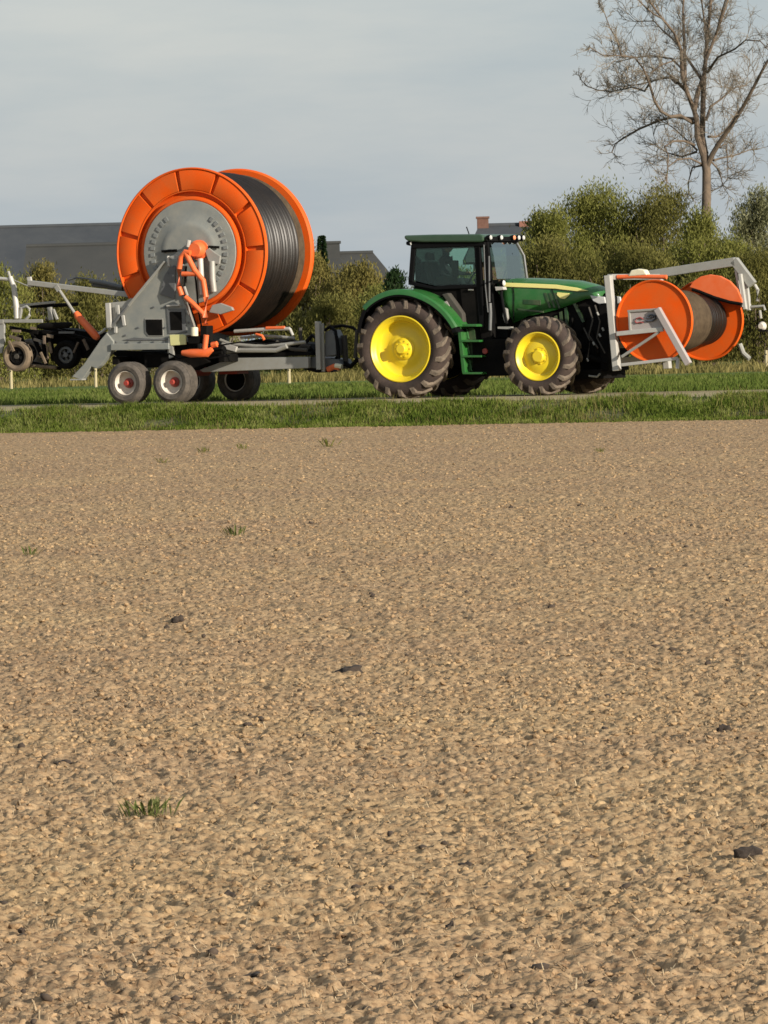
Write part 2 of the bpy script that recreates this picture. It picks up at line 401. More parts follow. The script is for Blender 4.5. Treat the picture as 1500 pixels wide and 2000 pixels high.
# loose clods
def ico():
    bm = bmesh.new(); bmesh.ops.create_icosphere(bm, subdivisions=1, radius=1)
    v = np.array([q.co[:] for q in bm.verts]); f = np.array([[q.index for q in p.verts] for p in bm.faces]); bm.free(); return v, f
IV, IF = ico()
def clods(N, ya, yb, smin, smax, seed):
    g = np.random.default_rng(seed)
    Y = ya * (yb / ya) ** g.random(N); X = g.uniform(-1, 1, N) * (1.0 + .068 * Y)
    ok = ((X - ORG.x) * EY.x + (Y - ORG.y) * EY.y) < EDGE - .2
    X = X[ok]; Y = Y[ok]; N = len(X)
    s = smin * (smax / smin) ** (g.random(N) ** 2.0)
    V = IV[None] * (1 + .38 * (g.random((N, len(IV), 1)) - .5))
    V = V * (s[:, None, None] * np.stack([g.uniform(.7, 1.5, N), g.uniform(.7, 1.5, N), g.uniform(.45, .9, N)], -1)[:, None, :])
    a = g.uniform(0, 6.28, N); b = g.uniform(-.5, .5, N)
    ca, sa, cb, sb = np.cos(a), np.sin(a), np.cos(b), np.sin(b)
    x, y, z = V[..., 0], V[..., 1], V[..., 2]
    x, z = x * cb[:, None] - z * sb[:, None], x * sb[:, None] + z * cb[:, None]
    x, y = x * ca[:, None] - y * sa[:, None], x * sa[:, None] + y * ca[:, None]
    z0 = FIELD_Z + soil_h(X, Y) + s * .15
    return np.stack([x + X[:, None], y + Y[:, None], z + z0[:, None]], -1).reshape(-1, 3), (IF[None] + (np.arange(N) * len(IV))[:, None, None]).reshape(-1, 3)
vs, fs, o_ = [], [], 0
for (N, ya, yb, s0, s1, sd) in ((26000, 13, 30, .003, .016, 1), (26000, 25, 60, .005, .019, 2), (16000, 50, 118, .007, .022, 3)):
    v, f = clods(N, ya, yb, s0, s1, sd); vs.append(v); fs.append(f + o_); o_ += len(v)
o = npmesh('soil_clods', np.concatenate(vs), np.concatenate(fs), M['soil'], False); o['kind'] = 'stuff'
tag(o, 'dry tan crumbs of earth covering the bare field', 'soil', kind='stuff')
del vs, fs

v, f = clods(480, 13, 60, .008, .026, 9)
M['crumb'] = mat('dark_crumb', (.03, .021, .015), .95, dirt=(.09, .062, .042), damt=.7, dscale=20)
o = npmesh('dark_crumbs', v, f, M['crumb'], True); tag(o, 'small dark crumbs of earth scattered through the field', 'soil', kind='stuff')  # small lumps, darker than the soil, scattered at random
# grass
def litter(name, N, ya, yb, h0, h1, m, seed, label):
    '''short dry stalks and crumbs standing in the soil'''
    g = np.random.default_rng(seed); Y = ya * (yb / ya) ** g.random(N); X = g.uniform(-1, 1, N) * (.8 + .068 * Y)
    ok = ((X - ORG.x) * EY.x + (Y - ORG.y) * EY.y) < EDGE - .1; X = X[ok]; Y = Y[ok]; N = len(X)
    z = FIELD_Z + soil_h(X, Y) - .003; h = h0 * (h1 / h0) ** (g.random(N) ** 1.3); a = g.uniform(0, 6.28, N); l = h * g.uniform(.2, 1.6, N); w_ = h * g.uniform(.10, .22, N)
    dx, dy = np.cos(a) * l, np.sin(a) * l; px, py = -np.sin(a) * w_ / 2, np.cos(a) * w_ / 2
    V = np.stack([np.stack([X - px, Y - py, z], -1), np.stack([X + px, Y + py, z], -1), np.stack([X + dx + px * .6, Y + dy + py * .6, z + h], -1), np.stack([X + dx - px * .6, Y + dy - py * .6, z + h], -1)], 1).reshape(-1, 3)
    o = npmesh(name, V, (np.arange(N) * 4)[:, None] + np.arange(4), m, False); tag(o, label, 'straw', kind='stuff')
M['straw'] = leafmat('straw', (.17, .12, .072), (.30, .225, .14), (.46, .37, .24), 9, 0)
litter('straw_litter', 60000, 13, 118, .006, .030, M['straw'], 71, 'short dry straw bits strewn over the bare field')
def blades(name, N, xr, yr, hmin, hmax, wmin, wmax, zf, m, seed, clump=0, label=None, cat='grass', keep=None):
    g = np.random.default_rng(seed)
    x = g.uniform(xr[0], xr[1], N); y = g.uniform(yr[0], yr[1], N)
    if clump:
        k = vnoise(x * clump, y * clump, seed) + .5 * vnoise(x * clump * 3, y * clump * 3, seed + 1)
        ok = g.random(N) < np.clip((k - .45) * 1.8, .12, 1); x = x[ok]; y = y[ok]; k = k[ok]
    else: k = np.ones(len(x))
    N = len(x); z = zf(y)
    h = (hmin + (hmax - hmin) * g.random(N) ** 1.5) * (.55 + .6 * k); wd = g.uniform(wmin, wmax, N)
    a = g.uniform(0, np.pi, N); la = g.uniform(0, 6.28, N); ln = h * g.uniform(.1, .6, N)
    dx = np.cos(a) * wd / 2; dy = np.sin(a) * wd / 2
    b0 = np.stack([x - dx, y - dy, z - .01], -1); b1 = np.stack([x + dx, y + dy, z - .01], -1)
    mx_ = x + np.cos(la) * ln * .35; my_ = y + np.sin(la) * ln * .35
    m0 = np.stack([mx_ - dx * .8, my_ - dy * .8, z + h * .6], -1); m1 = np.stack([mx_ + dx * .8, my_ + dy * .8, z + h * .6], -1)
    tp = np.stack([x + np.cos(la) * ln, y + np.sin(la) * ln, z + h], -1)
    tq = tp + np.stack([dx * .1, dy * .1, 0 * dx], -1)
    V = np.stack([b0, b1, m1, m0, tq, tp], 1).reshape(-1, 3)
    i = (np.arange(N) * 6)[:, None]
    Fq = np.concatenate([i + np.array([0, 1, 2, 3]), i + np.array([3, 2, 4, 5])])
    o = npmesh(name, V, Fq, m, False, road=True); tag(o, label, cat, kind='stuff'); return o
def zbank(y): return np.interp(y, [EDGE, -4.15, -3.8, -3.3, -2.8, -2.3], [FIELD_Z, FIELD_Z + .02, -.38, -.22, -.13, -.07])
blades('verge_grass', 150000, (-13, 13), (-4.40, -2.35), .03, .14, .008, .022, zbank, M['grass'], 5, 1.3, 'rough green grass on the bank between field and track')
blades('verge_straw', 12000, (-13, 13), (-4.6, -3.9), .02, .07, .006, .015, zbank, M['drygrass'], 6, 0, 'short dry straw along the edge of the bare field')
blades('edge_grass', 26000, (-13, 13), (-4.85, -4.25), .02, .10, .008, .02, zbank, M['grass'], 15, 2.2, 'broken tufts of grass creeping into the edge of the field')
blades('verge_stalks', 5000, (-13, 13), (-4.3, -2.5), .12, .26, .006, .012, zbank, M['drygrass'], 16, .9, 'dry stalks standing above the grass of the bank')
blades('meadow_grass', 230000, (-29, 17), (1.9, 34), .04, .15, .014, .035, lambda y: -.03 + 0 * y, M['mgrass'], 7, .7, 'short green grass of the meadow behind the track')
blades('reed_strip', 60000, (-45, 25), (50, 66), .06, .28, .02, .05, lambda y: -.03 + 0 * y, M['drygrass'], 8, .5, 'pale dry grass along the foot of the hedges')

# ================================================================== TRACTOR
def copy_tree(o, parent=None):
    c = o.copy(); bpy.context.scene.collection.objects.link(c); c.parent = parent
    if o in OFF: OFF[c] = OFF[o]
    for k in ('label',):
        pass
    for ch in list(o.children): copy_tree(ch, c)
    return c
def ag_tyre(parent, c, R, hw, rim_r, nl, lw, mtyre, mlug, dirn=1):
    """tyre with a rounded carcass, and chevron lugs as its own mesh; c centre, hw half width"""
    Rb = R - .045
    prof = [(rim_r, -hw * .78), (rim_r + .03, -hw * .9), (rim_r + (Rb - rim_r) * .45, -hw * 1.0), (Rb - .10, -hw * .96), (Rb - .035, -hw * .84), (Rb, -hw * .6), (Rb + .005, 0),
            (Rb, hw * .6), (Rb - .035, hw * .84), (Rb - .10, hw * .96), (rim_r + (Rb - rim_r) * .45, hw), (rim_r + .03, hw * .9), (rim_r, hw * .78)]
    ty = MB().lathe(prof, c, 64).build('tyre', mtyre, parent)
    b = MB()
    for k in range(nl):
        for s in (-1, 1):
            a0 = 2 * math.pi * (k + (.5 if s > 0 else 0)) / nl
            sta = [(0.02 * s, 0, R, Rb - .01), (.35 * hw * s, .10, R, Rb - .01), (.72 * hw * s, .21, R - .012, Rb - .03), (.95 * hw * s, .27, R - .055, Rb - .09), (1.0 * hw * s, .29, Rb - .10, Rb - .14)]
            vs = []
            for y, da, ro, ri in sta:
                a = a0 - dirn * da * (.95 / R); wa = lw / R / 2 * (1.25 if abs(y) > .5 * hw else 1)
                for aa, rr in ((a - wa * 1.25, ri), (a - wa * .8, ro), (a + wa * .8, ro), (a + wa * 1.25, ri)):
                    vs.append((c[0] + rr * math.cos(aa), c[1] + y, c[2] + rr * math.sin(aa)))
            fs = [(i * 4 + q, i * 4 + q + 1, i * 4 + q + 5, i * 4 + q + 4) for i in range(len(sta) - 1) for q in range(3)]
            fs += [(0, 1, 2, 3), tuple(len(vs) - 4 + q for q in (3, 2, 1, 0))]
            b.add(vs, fs)
    b.build('tread', mlug, ty)
    return ty

tr = thing('tractor', 'green farm tractor with yellow wheel rims and tinted cab standing on the track', 'tractor', (0, 0, 0))
def tractor_wheel(cx, cy, R, hw, rim_r, nl, lw, rear, side):
    """side -1: near wheel (outer face towards -y)"""
    c = (cx, cy, R - .01); s = -side      # outer face direction = -s... profile is mirrored below
    o = side
    if rear:
        hub = MB().lathe([(.0, o * .27), (.085, o * .27), (.10, o * .25), (.10, o * .16), (.17, o * .15), (.20, o * .12), (.22, o * .10), (.22, 0)], c, 28)
        for k in range(10):
            a = k * math.pi / 5; hub.lathe([(0, o * .165), (.018, o * .165), (.018, o * .11)], (c[0] + .155 * math.cos(a), c[1], c[2] + .155 * math.sin(a)), 8)
        rimp = [(rim_r + .02, o * hw * .80), (rim_r + .02, o * (hw * .80 + .03)), (rim_r, o * (hw * .80 + .035)), (rim_r - .03, o * hw * .82), (rim_r - .05, o * hw * .66), (rim_r - .075, o * hw * .60), (rim_r - .10, o * .09),
                (rim_r - .14, o * .06), (.36, o * .045), (.30, o * .08), (.22, o * .09), (.19, o * .08), (.19, -o * .05), (rim_r - .1, -o * .05), (rim_r, -o * hw * .8)]
    else:
        hub = MB().lathe([(0, o * .25), (.10, o * .25), (.125, o * .23), (.125, o * .17), (.17, o * .16), (.17, 0)], c, 28)
        for k in range(8):
            a = k * math.pi / 4 + .2; hub.lathe([(0, o * .185), (.015, o * .185), (.015, o * .12)], (c[0] + .148 * math.cos(a), c[1], c[2] + .148 * math.sin(a)), 8)
        rimp = [(rim_r + .02, o * hw * .80), (rim_r + .02, o * (hw * .80 + .03)), (rim_r, o * (hw * .80 + .035)), (rim_r - .03, o * hw * .82), (rim_r - .05, o * hw * .72), (rim_r - .085, o * .13), (rim_r - .11, o * .12),
                (.24, o * .17), (.17, o * .17), (.16, 0), (rim_r - .1, -o * .05), (rim_r, -o * hw * .8)]
    hubo = hub.build('wheel', M['yellow'], tr)
    MB().lathe(rimp, c, 64).build('rim', M['yellow'], hubo)
    MB().lathe([(0, -o * hw * .7), (rim_r * .5, -o * hw * .72), (rim_r + .01, -o * hw * .70)], c, 40).build('wheel_back', M['black'], hubo)
    ag_tyre(hubo, c, R, hw, rim_r + .01, nl, lw, M['tyre'], M['lug'], dirn=1)
    return hubo
TRK = .98
for sd in (-1, 1):
    tractor_wheel(0, sd * TRK, .985, .31, .635, 19, .075, True, sd)
XF = T(1062, 773, -TRK)[0]
for sd in (-1, 1):
    tractor_wheel(XF, sd * TRK, .775, .28, .455, 17, .065, False, sd)

# chassis
b = MB()
b.box(-.45, 2.2, -.28, .28, .62, 1.15); b.box(2.1, 3.9, -.22, .22, .62, 1.0)
b.tube([(0, -.9, .97), (0, .9, .97)], .15, 16); b.tube([(XF, -.85, .76), (XF, .85, .76)], .10, 12)
b.box(XF - .22, XF + .22, -.3, .3, .55, .95)
b.box(1.35, 2.30, -.82, -.32, .40, 1.12)       # tank by the steps
b.box(.95, 2.2, .32, .85, .46, 1.12)
b.build('chassis', M['black'], tr, .02)
b = MB(); b.box(1.9, 3.75, -.34, .34, .95, 1.72)
for k in range(6): b.tube([(2.1 + .28 * k, -.37, 1.1 + .1 * (k % 2)), (2.2 + .28 * k, -.36, 1.5)], .03, 8)
b.tube([(2.0, -.38, 1.2), (2.6, -.4, 1.05), (3.3, -.38, 1.15)], .05, 8)
b.build('engine', M['black'], tr, .02)

# hood: loft, near side plane y=-hw(x)
tops = [(978, 548), (1000, 545), (1040, 545), (1080, 547), (1126, 550), (1150, 556), (1168, 562), (1178, 572)]
lows = [(981, 575), (1003, 632), (1032, 617), (1060, 612), (1093, 603), (1112, 585), (1128, 583), (1180, 582)]
HWD = [.42, .42, .42, .415, .41, .40, .37, .30]
def hood_sections():
    secs = []
    for (tp, lo, hwd) in zip(tops, lows, HWD):
        x, zt = T(tp[0], tp[1], -.25); xl, zl = T(lo[0], lo[1], -hwd)
        zt += .0
        sec = [(xl if lo[0] < 1100 else x, -hwd, zl), (x, -hwd, zl + (zt - .12 - zl) * .5), (x, -hwd, zt - .13), (x, -hwd * .93, zt - .06), (x, -hwd * .7, zt - .01), (x, -hwd * .3, zt + .012), (x, 0, zt + .02)]
        sec += [(p[0], -p[1], p[2]) for p in reversed(sec[:-1])]
        secs.append(sec)
    return secs
secs = hood_sections(); b = MB(); L = len(secs[0])
b.add([p for s in secs for p in s], [(i * L + q, i * L + q + 1, (i + 1) * L + q + 1, (i + 1) * L + q) for i in range(len(secs) - 1) for q in range(L - 1)], True)
hood = b.build('hood', M['green'], tr)
so_ = hood.modifiers.new('solid', 'SOLIDIFY'); so_.thickness = .02
b = MB()      # panel creases and side vents
for k in range(3):
    b.pprism([(1063 + k * 9, 572), (1067 + k * 9, 572), (1076 + k * 9, 601), (1072 + k * 9, 601)], -.432, -.40)
b.each('vent', M['dgreen'], hood)
b = MB(); b.pprism([(1010, 602), (1060, 607), (1062, 611), (1012, 606)], -.435, -.40)
b.pprism([(1022, 585), (1056, 586), (1056, 596), (1022, 594)], -.43, -.405); b.build('side_panel', M['dgreen'], hood, .004)
# stripe
b = MB(); b.pprism([(983, 552), (1040, 554), (1085, 556), (1125, 562), (1148, 568), (1128, 569), (1085, 564), (1040, 562), (984, 560)], -.445, -.39)
b.build('stripe', M['stripe'], hood, .006)
b = MB(); b.pprism([(1088, 571), (1111, 573), (1111, 577), (1103, 584), (1094, 583), (1087, 576)], -.44, -.40); b.build('badge', M['stripe'], hood, .006)
# grille and nose
b = MB(); x0, z0 = T(1108, 583, -.40); x1, z1 = T(1181, 580, -.34)
b.box(x0 - .06, x1 - .02, -.345, .345, .80, z1 + .02); b.build('grille', M['black'], tr, .03)
b = MB(); b.pprism([(1112, 580), (1118, 580), (1142, 628), (1137, 630)], -.40, -.34); b.build('grille_strut', M['dgreen'], tr)
for k in range(3):
    b = MB(); b.pprism([(1082 + k * 10, 618 - k * 8), (1087 + k * 10, 616 - k * 8), (1090 + k * 10, 636 + k * 4), (1085 + k * 10, 638 + k * 4)], -.40, -.34); b.build('side_slat', M['dgreen'], tr)
for s in (-1, 1):
    b = MB(); pp = [T(a, c_, -.36) for a, c_ in ((1154, 577), (1182, 580), (1184, 592), (1172, 594), (1160, 588))]
    b.prism(pp, s * .375 - .03, s * .375 + .03); b.build('headlight', M['lamp'], tr, .01)

# cab
ynr = -.78
roof_pp = [(789, 460), (793, 459.5), (845, 458), (938, 457), (944, 461), (944, 471), (938, 473), (825, 473), (796, 471), (789, 466)]
b = MB(); pts = [T(a, c_, -.86) for a, c_ in roof_pp]; b.prism(pts, -.86, .86)
b.build('roof', M['rgreen'], tr, .035)
rx0, rz = T(792, 473, -.86); rx1, _ = T(946, 473, -.86)
b = MB(); b.box(rx0 + .10, rx1 - .02, -.80, .80, rz - .13, rz - .02); b.build('roof_lining', M['plast'], tr, .02)
b = MB(); b.box(rx1 + .005, rx1 + .05, -.84, .84, rz - .03, rz + .06); b.build('roof_lip', M['plast'], tr, .01)
def lampobj(x, y, z, m, r=.055, name='work_lamp'):
    b = MB(); b.tube([(x - .05, y, z), (x, y, z), (x + .04, y, z)], [r * .7, r, r], 12); h = b.build(name, M['plast'], tr)
    MB().tube([(x + .042, y, z), (x + .06, y, z)], [r * .9, r * .7], 12).build('lens', m, h)
for y, m_ in ((-.80, 'lamp'), (-.30, 'lamp'), (.30, 'lampo'), (.52, 'lamp'), (.74, 'lamp')): lampobj(rx1 + .07, y, rz + .04, M[m_], .052)
lampobj(rx0 + .04, -.78, rz - .02, M['lamp'], .05)
xr = T(803, 480, ynr)[0]; xfp = T(951, 480, -.70)[0]
_, zsill = T(860, 551, ynr); _, zhead = T(860, 476, ynr); _, zfl = T(860, 640, ynr)
b = MB()   # posts
b.prism([T(*p, ynr) for p in ((803, 471), (812, 471), (806, 552), (797, 552))], ynr, ynr + .08)
b.prism([T(*p, ynr) for p in ((803, 471), (812, 471), (806, 552), (797, 552))], -ynr - .08, -ynr)
for y0 in (ynr, -ynr - .08):
    b.prism([T(*p, ynr) for p in ((925, 471), (936, 471), (942, 560), (946, 640), (936, 640), (930, 560))], y0, y0 + .08)
for y0 in (-.72, .64):
    b.prism([T(*p, -.72) for p in ((942, 471), (952, 471), (958, 520), (964, 600), (964, 640), (950, 640), (948, 560))], y0, y0 + .08)
b.prism([T(*p, ynr) for p in ((803, 471), (940, 471), (940, 479), (812, 480), (803, 482))], ynr, ynr + .06)
b.prism([T(*p, ynr) for p in ((798, 545), (812, 552), (846, 560), (880, 556), (930, 556), (930, 562), (850, 566), (797, 556))], ynr, ynr + .08)
xs_, _z = T(802, 500, ynr); b.box(xs_ + .01, xs_ + .07, -.7, .7, zsill - .12, zsill + .02)
b.build('cab_frame', M['plast'], tr, .01)
b = MB()   # lower cab body: dark floor block and engine-side wall
b.box(.10, xfp - .02, -.72, .72, 1.12, zsill - .05)
b.pprism([(897, 560), (950, 560), (960, 640), (960, 690), (944, 700), (936, 640), (905, 632)], -.76, -.70)
b.build('cab_base', M['black'], tr, .02)
b = MB(); b.pprism([(813, 480), (926, 479), (934, 557), (850, 558), (808, 548)], -.765, -.755); b.build('side_window', M['glass'], tr)
b = MB(); b.prism([T(*p, ynr) for p in ((813, 480), (926, 479), (934, 557), (850, 558), (808, 548))], .755, .765); b.build('side_window', M['glass'], tr)
xw, zw = T(956, 474, -.66); xw2, zw2 = T(960, 545, -.66)
xw3 = xw + .16
vs = [(xw, -.60, zw), (xw, .60, zw), (xw3, .70, zw2), (xw3, -.70, zw2), (xw + .10, -.70, (zw + zw2) / 2 + .1), (xw + .10, .70, (zw + zw2) / 2 + .1)]
b = MB(); b.add(vs, [(0, 1, 5, 4), (4, 5, 2, 3)]); b.build('windscreen', M['glassf'], tr)
b = MB(); b.tube([(xw + .012, .60, zw), (xw + .112, .70, (zw + zw2) / 2 + .1), (xw3 + .012, .70, zw2)], .022, 8)
b.build('windscreen_frame', M['dgrey'], tr)
b = MB(); b.box(xs_ + .03, xs_ + .04, -.66, .66, zsill, zhead); b.build('rear_window', M['glass'], tr)
# inside
b = MB(); x, z = T(872, 548, 0); x_seat = x
b.box(x - .28, x + .22, -.25, .25, zsill - .15, zsill - .02); b.prism([(x - .32, zsill - .05), (x - .18, zsill - .05), (x - .27, zsill + .42), (x - .38, zsill + .42)], -.22, .22)
b.prism([(x - .36, zsill + .44), (x - .27, zsill + .44), (x - .30, zsill + .60), (x - .38, zsill + .60)], -.12, .12)
b.build('seat', M['seat'], tr, .04)
b = MB(); cx_, cz_ = x + .62, zsill + .05
b.tube([(cx_ + .1 * math.sin(a) , .20 * math.cos(a), cz_ + .17 * math.sin(a)) for a in [k * math.pi / 8 for k in range(17)]], .018, 6, False)
b.tube([(cx_, 0, cz_), (cx_ + .2, 0, zsill - .3)], .035, 8); b.box(cx_ + .12, cx_ + .4, -.25, .25, zsill - .3, zsill + .02)
b.build('steering_wheel', M['plast'], tr)
b = MB(); b.box(x + .05, x + .45, -.60, -.42, zsill - .1, zsill + .12); b.box(x + .40, x + .52, -.62, -.5, zsill + .1, zsill + .42); b.build('console', M['trim'], tr, .02)
# door details
b = MB(); b.ptube([(955, 500), (956, 590)], -.80, .018, 8); b.ptube([(957, 592), (958, 612), (957, 645)], -.80, .035, 10); b.ptube([(945, 478), (948, 560), (953, 610)], -.84, .012, 8)
b.each('handrail', M['dgrey'], tr)
b = MB(); b.tube([(T(953, 500, .30)[0] + .3, -.52, 1.5), (T(953, 500, .3)[0] + .3, -.52, 2.0), (T(953, 500, .3)[0] + .33, -.52, 2.2)], [.07, .07, .045], 14); b.build('exhaust', M['black'], tr)
# mirrors
for s in (-1, 1):
    b = MB(); xm = xfp + .1; b.tube([(xm, s * .74, 2.25), (xm + .12, s * .98, 2.27), (xm + .12, s * 1.0, 2.3)], .018, 8)
    mo = b.build('mirror_arm', M['plast'], tr)
    if s < 0:
        x_, z_ = T(983, 553, -.75)
        lampobj(x_ - .03, -.75, z_, M['lamp'], .065, 'hood_lamp')
        b = MB(); b.pprism([(966, 560), (982, 560), (984, 566), (968, 568)], -.78, -.62); b.build('mirror', M['galvw'], tr, .01)
        b = MB(); b.ptube([(981, 556), (979, 575), (985, 610), (990, 632)], -.72, .03, 8); b.build('lamp_bracket', M['plast'], tr)
b = MB(); b.pprism([(982, 600), (990, 603), (992, 622), (986, 632), (981, 618)], -.72, -.64); b.build('reservoir', M['galv'], tr, .02)
b = MB(); b.pprism([(972, 638), (997, 638), (997, 643), (972, 642)], -.74, -.6); b.build('step_bracket', M['galv'], tr)
b = MB(); b.lathe([(0, -.02), (.05, -.02), (.06, 0)], (T(947, 686, -.84)[0], -.835, T(947, 686, -.84)[1]), 14); b.build('reflector', M['red'], tr)
# fenders
def fender(s):
    a_ = [math.radians(q) for q in range(18, 134, 5)]
    def rr(a): return 1.15 + .14 * max(0, (math.radians(70) - a) / math.radians(50)) ** 1.5
    cz = .975; y0, y1 = s * 1.30, s * .70; b = MB(); vs = []
    for a in a_:
        r = rr(a)
        for y, q in ((y0, r - .085), (y0 * .995, r - .01), (y0 * .97, r + .025), (y1, r + .03), (y1, r), (y0 * .95, r - .005), (y0 * .975, r - .085)):
            vs.append((q * math.cos(a), y, cz + q * math.sin(a)))
    n = 7; fs = [(i * n + q, i * n + (q + 1) % n, (i + 1) * n + (q + 1) % n, (i + 1) * n + q) for i in range(len(a_) - 1) for q in range(n)]
    fs += [tuple(range(n)), tuple(len(vs) - 1 - q for q in range(n))]
    b.add(vs, fs, True); fo = b.build('fender', M['green'], tr)
    b = MB(); vs = []
    for a in [math.radians(q) for q in range(14, 160, 5)]:
        r = rr(a) - .035
        if a > math.radians(133): r -= .10 * (a - math.radians(133)) / math.radians(20)
        for y, q in ((s * 1.285, r - .085), (s * 1.285, r), (y1, r), (y1, r - .03)): vs.append((q * math.cos(a), y, cz + q * math.sin(a)))
    k = len(vs) // 4; b.add(vs, [(i * 4 + q, i * 4 + q + 1, i * 4 + q + 5, i * 4 + q + 4) for i in range(k - 1) for q in range(3)], True)
    b.build('mudguard_lining', M['plast'], fo)
    b = MB(); pl = [(r_q * math.cos(a), cz + r_q * math.sin(a)) for a, r_q in [(math.radians(q), rr(math.radians(q)) - .01) for q in range(14, 134, 8)]]
    b.prism(pl + [(-.2, 1.2), (.9, 1.2)], s * .70, s * .73); b.build('inner_wall', M['dgreen'], fo)
for s in (-1, 1): fender(s)
b = MB(); b.pprism([(862, 575), (874, 572), (903, 612), (905, 630), (898, 632), (880, 600)], -.90, -.72); b.build('fender_panel', M['trim'], tr, .02)
# steps
b = MB()
b.pprism([(892, 633), (899, 633), (909, 729), (902, 729)], -1.02, -.62); b.pprism([(897, 642), (912, 642), (916, 662), (899, 662)], -.80, -.76); b.pprism([(900, 672), (914, 672), (918, 692), (903, 692)], -.80, -.76); b.pprism([(904, 702), (918, 702), (922, 725), (907, 725)], -.80, -.76)
b.pprism([(892, 633), (930, 633), (930, 637), (893, 637)], -1.02, -.70); b.build('step_side', M['green'], tr, .01)
for yy, xa, xb in ((634, 893, 931), (664, 896, 936), (694, 900, 940), (727, 903, 942)):
    b = MB(); b.pprism([(xa, yy), (xb, yy), (xb, yy + 4), (xa, yy + 4)], -1.03, -.74); b.build('step', M['green'], tr, .006)
b = MB(); b.pprism([(899, 640), (926, 640), (935, 727), (909, 727)], -.74, -.70); b.build('step_back', M['dgreen'], tr)
# rear linkage
b = MB()
for s in (-1, 1):
    b.tube([(-.3, s * .35, .75), (-1.05, s * .42, .62)], .045, 8); b.tube([(-.35, s * .33, 1.35), (-.85, s * .40, 1.25)], .04, 8); b.tube([(-.85, s * .40, 1.25), (-.92, s * .42, .66)], .035, 8)
    b.box(-1.16, -1.0, s * .42 - .06, s * .42 + .06, .52, .76)
b.box(-.62, -.40, -.30, .30, .55, 1.5); b.tube([(-.4, 0, 1.4), (-1.1, 0, 1.25)], .04, 8); b.box(-.95, -.4, -.08, .08, .40, .50)
b.build('rear_linkage', M['black'], tr, .01)
b = MB(); b.ptube([(697, 645), (694, 700)], -.3, .04, 8); b.ptube([(672, 655), (676, 720)], -.2, .06, 8); b.ptube([(708, 640), (706, 690)], -.45, .045, 8)
b.each('lift_rod', M['trim'], tr)
# front linkage (black mass towards the front reel)
b = MB(); xe = T(1196, 650, -.45)[0]
b.box(3.7, xe - .1, -.38, .38, .62, 1.35); b.box(xe - .25, xe - .08, -.5, .5, .45, 1.75)
for s in (-1, 1):
    b.tube([(3.6, s * .42, .75), (xe - .1, s * .46, .60)], .06, 8); b.tube([(3.7, s * .42, 1.25), (xe - .3, s * .45, .8)], .05, 8); b.tube([(3.8, s * .3, 1.0), (xe - .2, s * .35, 1.6)], .03, 8)
b.box(3.2, xe - .3, -.28, .28, .42, .66); b.box(xe - .9, xe - .2, -.6, .6, .30, .48)
b.build('front_linkage', M['black'], tr, .02)

# small fittings
b = MB()
for px, py in ((1170, 652), (1158, 668), (1176, 640), (1146, 700), (1166, 610)): b.ptube([(px, py), (px + 3, py + 6)], -.52, .022, 6)
b.each('hydraulic_coupler', M['galv'], tr)
b = MB(); b.ptube([(1150, 734), (1166, 736), (1172, 730)], -.62, .02, 6); b.build('tow_shackle', M['galv'], tr)
for pp in (((1150, 600), (1158, 625), (1150, 655), (1168, 680)), ((1162, 596), (1172, 628), (1166, 660), (1182, 690)), ((1140, 640), (1152, 665), (1148, 700))):
    b = MB(); b.ptube(list(pp), -.50, .018, 6); b.build('hydraulic_hose', M['trim'], tr)
b = MB(); b.ptube([(1001, 550), (1004, 575), (1003, 628)], -.428, .008, 6); b.ptube([(1075, 556), (1083, 580), (1092, 604)], -.425, .008, 6); b.each('panel_seam', M['plast'], hood)
b = MB(); b.beam((xw + .02, -.10, zw2 + .02), (xw + .08, .22, zw2 + .50), .02, .02); b.build('wiper', M['plast'], tr)
b = MB(); b.ptube([(915, 566), (924, 566)], -.80, .016, 6); b.build('door_handle', M['galv'], tr)
b = MB(); b.ptube([(916, 457), (911, 443)], -.7, .012, 5); b.build('aerial', M['plast'], tr)
for s in (-1, 1):
    b = MB(); b.box(XF - .12, XF + .12, s * .45 - .05, s * .75, .70, .84); b.tube([(XF - .25, s * .4, .72), (XF - .2, s * .85, .74)], .03, 8); b.build('steering_arm', M['black'], tr, .01)
b = MB(); b.pprism([(866, 590), (872, 588), (890, 618), (886, 622)], -.92, -.88); b.build('fender_grab', M['plate'], tr)

# ================================================================== FRONT REEL
fr = thing('hose_reel', 'smaller orange hose reel with khaki hose in a galvanised frame on the tractor front', 'hose reel', (xe, 0, .5))
RX, RZ = T(1279, 627, -1.2)
RR = .80
def disc(parent, y, dirn, m):
    b = MB(); b.lathe([(.12, y), (.30, y), (RR - .05, y), (RR - .035, y + dirn * .03), (RR - .01, y + dirn * .04), (RR, y + dirn * .02), (RR, y - dirn * .03), (RR - .05, y - dirn * .02), (.12, y - dirn * .02)], (RX, 0, RZ), 64)
    return b.build('flange', m, parent)
b = MB(); b.tube([(RX, -1.38, RZ), (RX, 1.42, RZ)], .07, 14); b.tube([(RX, -1.2, RZ), (RX, 1.3, RZ)], .30, 24); drum = b.build('drum', M['dgrey'], fr)
disc(drum, -1.22, -1, M['orange']); disc(drum, 1.30, -1, M['orange'])
def coil(parent, name, y0, y1, r, pitch, m, c, sc=.36):
    n = max(2, int((y1 - y0) / pitch)); prof = [(r - .12, y0)]
    for i in range(n):
        for q in (0, .25, .5, .75): prof.append((r + (pitch * sc) * math.sin(math.pi * q) + .010 * math.sin(i * 2.1) + .014 * math.sin(i * .63 + 1), y0 + (i + q) * (y1 - y0) / n))
    prof += [(r - .12, y1)]
    return MB().lathe(prof, c, 72).build(name, m, parent)
